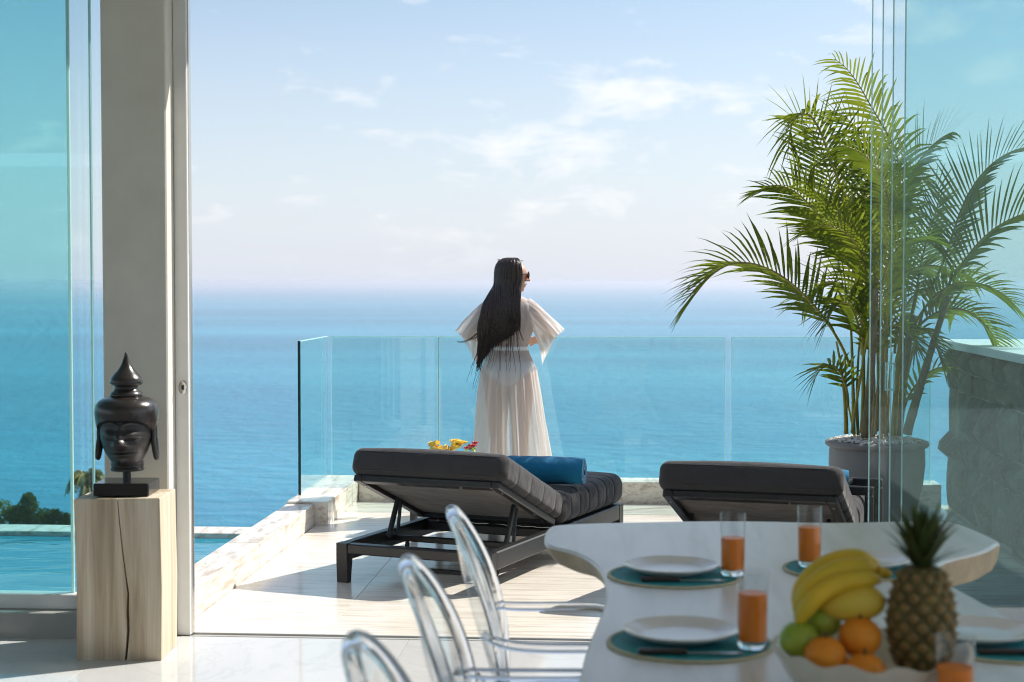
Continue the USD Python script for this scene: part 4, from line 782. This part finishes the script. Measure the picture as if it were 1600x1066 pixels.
copy_of(m1, (.588, 4.30, TZ + .0005), 0, 'round turquoise placemat half hidden behind the bananas')
copy_of(m1, (.80, 3.43, TZ + .0005), 0, 'round turquoise placemat at the right edge of the picture')
p1 = plate('white plate on the far left turquoise placemat', .112, 4.20)
copy_of(p1, (.112, 3.42, TZ + .0052), 0, 'white plate on the near left turquoise placemat')
copy_of(p1, (.625, 4.33, TZ + .0052), 0, 'white plate mostly hidden behind bananas and pineapple')
copy_of(p1, (.745, 3.47, TZ + .0052), 0, 'white plate right of the pineapple')
tumbler('glass half full of orange juice by the far left plate', .270, 4.175, TZ + .006, .096)
tumbler('glass of orange juice farthest back on the table, left of the pineapple leaves', .484, 4.322, TZ + .006, .104)
tumbler('glass of orange juice by the near left plate, fullest of the glasses', .258, 3.345, TZ + .006, .113)
tumbler('glass of orange juice in front of the pineapple', .560, 2.775, TZ + .0005, .106)
k1 = knife('dark handled knife in front of the far left plate', .130, 4.075, 2)
copy_of(k1, (.120, 3.275, TZ + .0056), 1, 'dark handled knife in front of the near left plate')
copy_of(k1, (.815, 3.325, TZ + .0056), 2, 'dark handled knife at the right edge of the picture')

# fruit bowl
BX, BY, BZ = .445, 2.95, TZ
bw = thing('fruit_bowl', 'cream scalloped bowl heaped with fruit', 'bowl', (BX, BY, BZ + .0005))
bm = lathe([(0, 0), (.075, 0), (.112, .008), (.145, .030), (.166, .060), (.178, .078), (.181, .083), (.175, .083), (.158, .060), (.137, .034), (.106, .014), (0, .010)], 96); bm.apply_scale([1, 1, 1.2])
bvv = np.array(bm.vertices); an = np.arctan2(bvv[:, 1], bvv[:, 0]); rad = np.hypot(bvv[:, 0], bvv[:, 1]); bvv[:, 2] += np.clip((rad - .12) / .06, 0, 1) * .006 * np.sin(an * 12); bm.vertices = bvv
part('dish', bm, M['bowl'], bw, 40)
def fruit(name, label, x, y, z, r, m, sq=(1, 1, 1), dim=.12, rzv=0):
    t = thing(name, label, name.split('_')[-1], (x, y, z), rzv); s = trimesh.creation.icosphere(4, 1.0); v_ = np.array(s.vertices)
    f_ = 1 - dim * np.exp(-((v_[:, 0] ** 2 + v_[:, 1] ** 2) / .05)) * (v_[:, 2] > 0); v_ *= f_[:, None]; s.vertices = v_ * r * np.array(sq); part('skin', s, m, t, True)
    part('stalk', moved(trimesh.creation.cylinder(radius=.003, height=.014, sections=10), [0, 0, r * sq[2] * (1 - dim) + .004]), M['stalk'], t, 40); return t
fruit('orange', 'orange at the front left of the fruit bowl', .352, 2.880, .848, .0375, M['orange'], (1, 1, .95), .05)
fruit('orange', 'orange in the middle of the bowl, under the mango', .418, 2.915, .876, .0385, M['orange'], (1, 1, .95), .05)
fruit('orange', 'orange at the front of the bowl beside the pineapple', .418, 2.855, .824, .0385, M['orange'], (1, 1, .95), .05)
fruit('green_apple', 'green apple leftmost in the fruit bowl', .310, 2.925, .868, .036, M['apple'], (1, 1, .94), .16)
fruit('green_apple', 'green apple tucked under the bananas', .356, 2.965, .896, .036, M['apple'], (1, 1, .94), .16)
mg = thing('mango', 'yellow mango lying on the oranges', 'mango', (.408, 2.945, .933)); ms_ = trimesh.creation.icosphere(4, 1.0); v_ = np.array(ms_.vertices); v_ *= np.array([.060, .036, .034]); v_[:, 2] += .10 * v_[:, 0] ** 1 * .9 - 1.2 * v_[:, 0] ** 2; v_[:, 1:] *= (1 + 2.0 * v_[:, :1]); ms_.vertices = v_
part('skin', ms_, M['mango'], mg, True); part('stalk', moved(trimesh.creation.cylinder(radius=.003, height=.012, sections=8), [.058, 0, .004]), M['stalk'], mg, 40)
bn = thing('banana_bunch', 'bunch of yellow bananas arched over the fruit bowl', 'bananas')
for k, (dy, dz, sc) in enumerate(((0.0, 0, 1.0), (.034, .010, 1.04), (-.028, -.018, .92))):
    P = spline([(.461, 2.985 + dy * .4 + .02, .983 + dz), (.430, 2.97 + dy, .995 + dz), (.385, 2.96 + dy, .990 + dz), (.345, 2.95 + dy, .968 + dz), (.318, 2.945 + dy * .8, .935 + dz), (.307, 2.945 + dy * .7, .906 + dz)], 30)
    rr_ = .0185 * sc * np.interp(np.linspace(0, 1, 30), [0, .08, .2, .5, .8, .93, 1], [.38, .45, .85, 1.0, .92, .55, .25]); b_ = tube(P, rr_, 5); b_ = tube(P, rr_, 20)
    vv_ = np.array(b_.vertices)[:-2].reshape(30, 20, 3); cen = P[:, None]; gg = np.arange(20) * 2 * PI / 20; f_ = 1 + .07 * np.abs(np.cos(2.5 * gg)); vv_ = cen + (vv_ - cen) * f_[None, :, None]; b_.vertices = np.vstack([vv_.reshape(-1, 3), P[:1], P[-1:]])
    bp = part('banana', b_, M['banana'], bn, True); part('tip', tube([P[-1], P[-1] + (P[-1] - P[-2]) * .8], [.005, .0035], 8), M['banana_tip'], bp)
part('stem', tube(spline([(.455, 2.985, .983), (.472, 2.99, .980), (.482, 2.99, .974)], 8), [.014, .013, .012, .011, .010, .010, .009, .009], 10), M['banana'], bn, True)
pn = thing('pineapple', 'whole pineapple with green crown standing in the fruit bowl', 'pineapple', (.530, 2.93, .815), 0)
nh, nr = 72, 110; zc = np.linspace(0, 1, nh); V, F = [], []
for i, t in enumerate(zc):
    r0 = .0565 * (np.sin(PI * (.10 + .80 * t)) ** .5) * (1.06 - .16 * t); r0 = r0 * min(1, (t / .03 + .4)) * min(1, (1 - t) / .03 + .45)
    for j in range(nr):
        a = 2 * PI * j / nr; u_ = a / (2 * PI) * 11; w_ = t * 11; p_ = u_ + w_ * .5; q_ = u_ - w_ * .5
        e = abs(math.sin(PI * p_)) * abs(math.sin(PI * q_)); b_ = e ** .6 * .0055 + .0035 * max(0, e - .8) / .2
        V.append([(r0 + b_) * math.cos(a), (r0 + b_) * math.sin(a), t * .190])
V += [[0, 0, 0], [0, 0, .190]]
for i in range(nh - 1):
    for j in range(nr): k = (j + 1) % nr; F += [[i * nr + j, i * nr + k, (i + 1) * nr + k], [i * nr + j, (i + 1) * nr + k, (i + 1) * nr + j]]
for j in range(nr): k = (j + 1) % nr; F += [[len(V) - 2, k, j], [len(V) - 1, (nh - 1) * nr + j, (nh - 1) * nr + k]]
part('skin', trimesh.Trimesh(np.array(V), F, process=False), M['pineapple'], pn, True)
EY = []
for a_ in range(-14, 30):
    for b_ in range(-14, 30):
        p_, q_ = a_ + .5, b_ + .5; u_, w_ = (p_ + q_) / 2, p_ - q_
        t = w_ / 11
        if not (.03 < t < .97 and -1e-6 <= u_ < 11 - 1e-6): continue
        an_ = u_ / 11 * 2 * PI; r0 = .0565 * (np.sin(PI * (.10 + .80 * t)) ** .5) * (1.06 - .16 * t)
        e = trimesh.creation.icosphere(1, 1.0); e.apply_scale([.0055, .0105 * r0 / .06, .0088]); e = moved(e, [r0 + .0035, 0, 0]); tip = trimesh.creation.cone(radius=.0022, height=.009, sections=5); tip = moved(rot(tip, PI / 2 - .5, (0, 1, 0)), [r0 + .007, 0, .001])
        EY.append(moved(rot(cat([e, tip]), an_, (0, 0, 1)), [0, 0, t * .190]))
part('eyes', cat(EY), M['pine_eye'], pn, True).SetCustomDataByKey('kind', 'stuff')
rc = np.random.RandomState(9)
for k in range(58):
    a = k * 2.39996; lv = k / 57; el = .80 + .72 * lv + rc.uniform(-.12, .12); L = .072 + .030 * math.sin(PI * lv) + rc.uniform(-.01, .012); z0 = .188 + .034 * lv
    o = np.array([math.cos(a), math.sin(a), 0]); d_ = o * math.cos(el) + np.array([0, 0, math.sin(el)]); sd = np.array([-math.sin(a), math.cos(a), 0]); P = []
    for t, w in ((0, .009), (.3, .0095), (.65, .006), (1, .0006)):
        c = o * .010 + [0, 0, z0] + d_ * L * t + (o * .018 - np.array([0, 0, .010])) * t ** 2.5 * (1 - .6 * lv); P += [c - sd * w, c - o * .002 * (1 - t) , c + sd * w]
    F = []
    for i in range(3):
        for o_ in (0, 1): F += [[i * 3 + o_, i * 3 + o_ + 1, i * 3 + o_ + 4], [i * 3 + o_, i * 3 + o_ + 4, i * 3 + o_ + 3]]
    part('crown_leaf', trimesh.Trimesh(np.array(P), F, process=False), M['crown_leaf'], pn, True)

# ------------------------------------------------------------------ clear dining chairs
def chair(label, loc, rz):
    t = thing('clear_armchair', label, 'chair', loc, rz, None)          # faces +x; the origin lies under the seat's middle
    lean = math.radians(15); cb = np.array([-.235, 0, .685]); ub = np.array([-math.sin(lean), 0, math.cos(lean)])
    oval = lambda a, ky=.195, kz=.255: cb + np.array([0, ky * math.cos(a), 0]) + ub * kz * math.sin(a) + np.array([-.035 * (1 - math.cos(a) ** 2 * 1.0) * 0 + .045 * math.cos(a) ** 2, 0, 0])
    ring = [oval(a) for a in np.linspace(0, 2 * PI, 65)]
    rb = tube(np.array(ring), .0155, 12, False); part('back_rim', rb, M['ghost'], t, True)
    n1, V, F = 48, [], []
    for i, k in enumerate((.0, .35, .7, .955)):
        for a in np.linspace(0, 2 * PI, n1, endpoint=False):
            p = oval(a, .195 * k, .255 * k); p = p + [-.018 * (1 - k * k), 0, 0]; p[0] += .0; V.append(p)
    for i in range(3):
        for j in range(n1): k = (j + 1) % n1; F += [[i * n1 + j, i * n1 + k, (i + 1) * n1 + k], [i * n1 + j, (i + 1) * n1 + k, (i + 1) * n1 + j]]
    V = np.array(V); F = np.array(F); V2 = V + [.004, 0, 0]; part('back_panel', trimesh.Trimesh(np.vstack([V, V2]), np.vstack([F, F[:, ::-1] + len(V)]), process=False), M['ghost_panel'], t, True)
    so = Polygon([(-.235, -.175), (.20, -.235), (.235, -.20), (.235, .20), (.20, .235), (-.235, .175)]).buffer(.02).buffer(-.012); st = trimesh.creation.extrude_polygon(so, .010); st.apply_translation([0, 0, .442]); part('seat', st, M['ghost_panel'], t)
    ap = trimesh.creation.extrude_polygon(so.difference(so.buffer(-.014)), .038); ap.apply_translation([0, 0, .4035]); part('seat_apron', ap, M['ghost_panel'], t)
    for s in (-1, 1):
        part('leg', tube(spline([(.205, s * .205, .403), (.208, s * .208, .2), (.212, s * .212, .0)], 10), np.linspace(.019, .013, 10), 10), M['ghost'], t, 50)
        part('leg', tube(spline([(-.245, s * .14, .47), (-.225, s * .165, .40), (-.245, s * .175, .2), (-.285, s * .18, .0)], 14), np.linspace(.017, .013, 14), 10), M['ghost'], t, 50)
        A = spline([(-.215, s * .185, .655), (-.17, s * .225, .640), (-.09, s * .245, .634), (.05, s * .25, .634), (.115, s * .248, .624), (.14, s * .242, .585), (.135, s * .236, .52), (.145, s * .228, .455)], 34)
        V, F = [], []
        tt = np.gradient(A, axis=0); tt /= np.linalg.norm(tt, axis=1, keepdims=True)
        for p, d in zip(A, tt):
            sd = np.array([0, 1.0, 0]); nn = np.cross(d, sd)
            for (a, b) in ((-.019, -.007), (-.012, -.011), (.012, -.011), (.019, -.007), (.019, .007), (.012, .011), (-.012, .011), (-.019, .007)): V.append(p + sd * a + nn * b)
        for i in range(33):
            for j in range(8): k = (j + 1) % 8; F += [[i * 8 + j, i * 8 + k, (i + 1) * 8 + k], [i * 8 + j, (i + 1) * 8 + k, (i + 1) * 8 + j]]
        for b in (0, 33 * 8):
            for j in range(1, 7): F += [[b, b + j + 1, b + j] if b == 0 else [b, b + j, b + j + 1]]
        part('armrest', trimesh.Trimesh(np.array(V), F, process=False), M['ghost'], t, 40)
    return t
c1 = chair('clear plastic armchair farthest along the table, nearest the lounger', (-.155, 4.09, 0), 4)
copy_of(c1, (-.165, 3.33, 0), 2, 'clear plastic armchair in the middle of the row')
copy_of(c1, (-.15, 2.58, 0), 1, 'clear plastic armchair nearest the bottom edge of the picture')

# ------------------------------------------------------------------ trees below the terrace
def crown(cl, n, size, seed):
    rr = np.random.RandomState(seed); V, F, c = [], [], 0
    for (x, y, z, r) in cl:
        for k in range(n):
            d = rr.normal(size=3); d /= np.linalg.norm(d); p = np.array([x, y, z]) + d * r * rr.uniform(.45, 1.08) * [1, 1, .85]; a = rr.normal(size=3); a /= np.linalg.norm(a); b = np.cross(a, rr.normal(size=3)); b /= np.linalg.norm(b); s = size * rr.uniform(.6, 1.4)
            V += [p - a * s, p + b * s * .45, p + a * s, p - b * s * .45]; F += [[c, c + 1, c + 2], [c, c + 2, c + 3]]; c += 4
    return trimesh.Trimesh(np.array(V), F, process=False)
def tree(label, base, topz, cl, seed, size=.12, n=420):
    t = thing('leafy_tree', label, 'tree', base, 0, None); cl = [(x, y, z, r) for x, y, z, r in cl]
    h = np.mean([c[2] for c in cl])
    part('trunk', tube(spline([(0, 0, -1.0), (.1, .05, h * .4), (0, 0, h)], 14), np.linspace(.22, .06, 14), 9), M['bark'], t, 60)
    for i, (x, y, z, r) in enumerate(cl): part('limb', tube(spline([(0, 0, h * .55), (x * .5, y * .5, (h * .6 + z) / 2), (x, y, z)], 8), np.linspace(.08, .02, 8), 6), M['bark'], t, 60)
    part('crown', crown(cl, n, size, seed), M['tree_leaf'], t)
GZ = lambda x, y: float(hz(np.array([[x]]), np.array([[y]]))[0, 0])
TY = 45.0
def at_tree(px, py): return -(984 - px) / 2500 * TY * 1.0, 1.52 - (py - 440) / 2500 * TY
for (px, py, cl_, seed, lab) in ((20, 778, [(0, 0, -.2, .18), (0, 0, -.45, .30), (-.1, .1, -.9, .5), (.45, 0, -.8, .35)], 31, 'dark leafy tree with a pointed top beyond the pool edge, far left'), (-4, 798, [(0, 0, -.3, .30), (-.5, .2, -.35, .5), (.2, 0, -.7, .45)], 32, 'low leafy tree cut by the left edge of the picture'), (62, 804, [(0, 0, -.2, .2), (.25, .1, -.35, .26), (-.35, 0, -.4, .32)], 33, 'small round leafy tree between the pointed tree and the distant palm'), (128, 738, [(0, 0, -.25, .25), (.1, .1, -.6, .36), (-.1, 0, -1.0, .4)], 34, 'upright leafy tree just right of the distant palm')):
    x_, z_ = at_tree(px, py); g_ = GZ(x_, TY); tree(lab, (x_, TY, g_), 0, [(a, b, z_ - g_ + c, r) for a, b, c, r in cl_], seed, .065, 420)
x_, z_ = at_tree(118, 772); g_ = GZ(x_, TY)
cp_ = thing('coconut_palm', 'distant coconut palm seen between the glass edges beyond the pool', 'palm', (x_, TY, g_))
tz = z_ - g_
part('trunk', tube(spline([(.6, 0, -1.0), (.25, 0, tz * .5), (0, 0, tz)], 16), np.linspace(.17, .09, 16), 9), M['bark'], cp_, 60)
rp = np.random.RandomState(6)
for k in range(17):
    a = k * 2.39996; el = rp.uniform(-.1, 1.0); L = rp.uniform(.5, .8); o = np.array([math.cos(a), math.sin(a), 0])
    R = spline([np.array([0, 0, tz]), np.array([0, 0, tz]) + o * L * .45 + [0, 0, .45 * el + .12], np.array([0, 0, tz]) + o * L * .95 + [0, 0, .45 * el - .30]], 16); P, F, c = [], [], 0
    for i in range(2, 16):
        T = R[i] - R[i - 1]; T /= np.linalg.norm(T); S = np.cross(T, [0, 0, 1.0]); S /= np.linalg.norm(S)
        for s in (-1, 1):
            for jj in (0, .5):
                b = R[i] - T * .09 * jj; e = b + (T * .5 + S * s * .9 + np.array([0, 0, -.55])) * .24 * math.sin(PI * (.15 + .8 * i / 16)); P += [b - T * .03, b + T * .03, e]; F.append([c, c + 1, c + 2]); c += 3
    fr__ = part('frond', trimesh.Trimesh(np.array(P), F, process=False), M['tree_leaf'], cp_); part('rachis', tube(R, np.linspace(.03, .008, 16), 5), M['cane'], fr__, 60)

# ------------------------------------------------------------------ haze over the sea
HX = 60000.0
hm = box(-HX, HX, -HX, HX, SEA - 3.0, 5.2)
mat('sea_haze', {'v': ('principled_volume', {'color': (0.86, 0.90, 1.0), 'density': 1.4e-4, 'anisotropy': 0.3})}, surface=None, volume='v.volume')
top('haze', hm, '/World/Looks/sea_haze', 'thin pale haze lying over the sea', 'haze', kind='stuff')
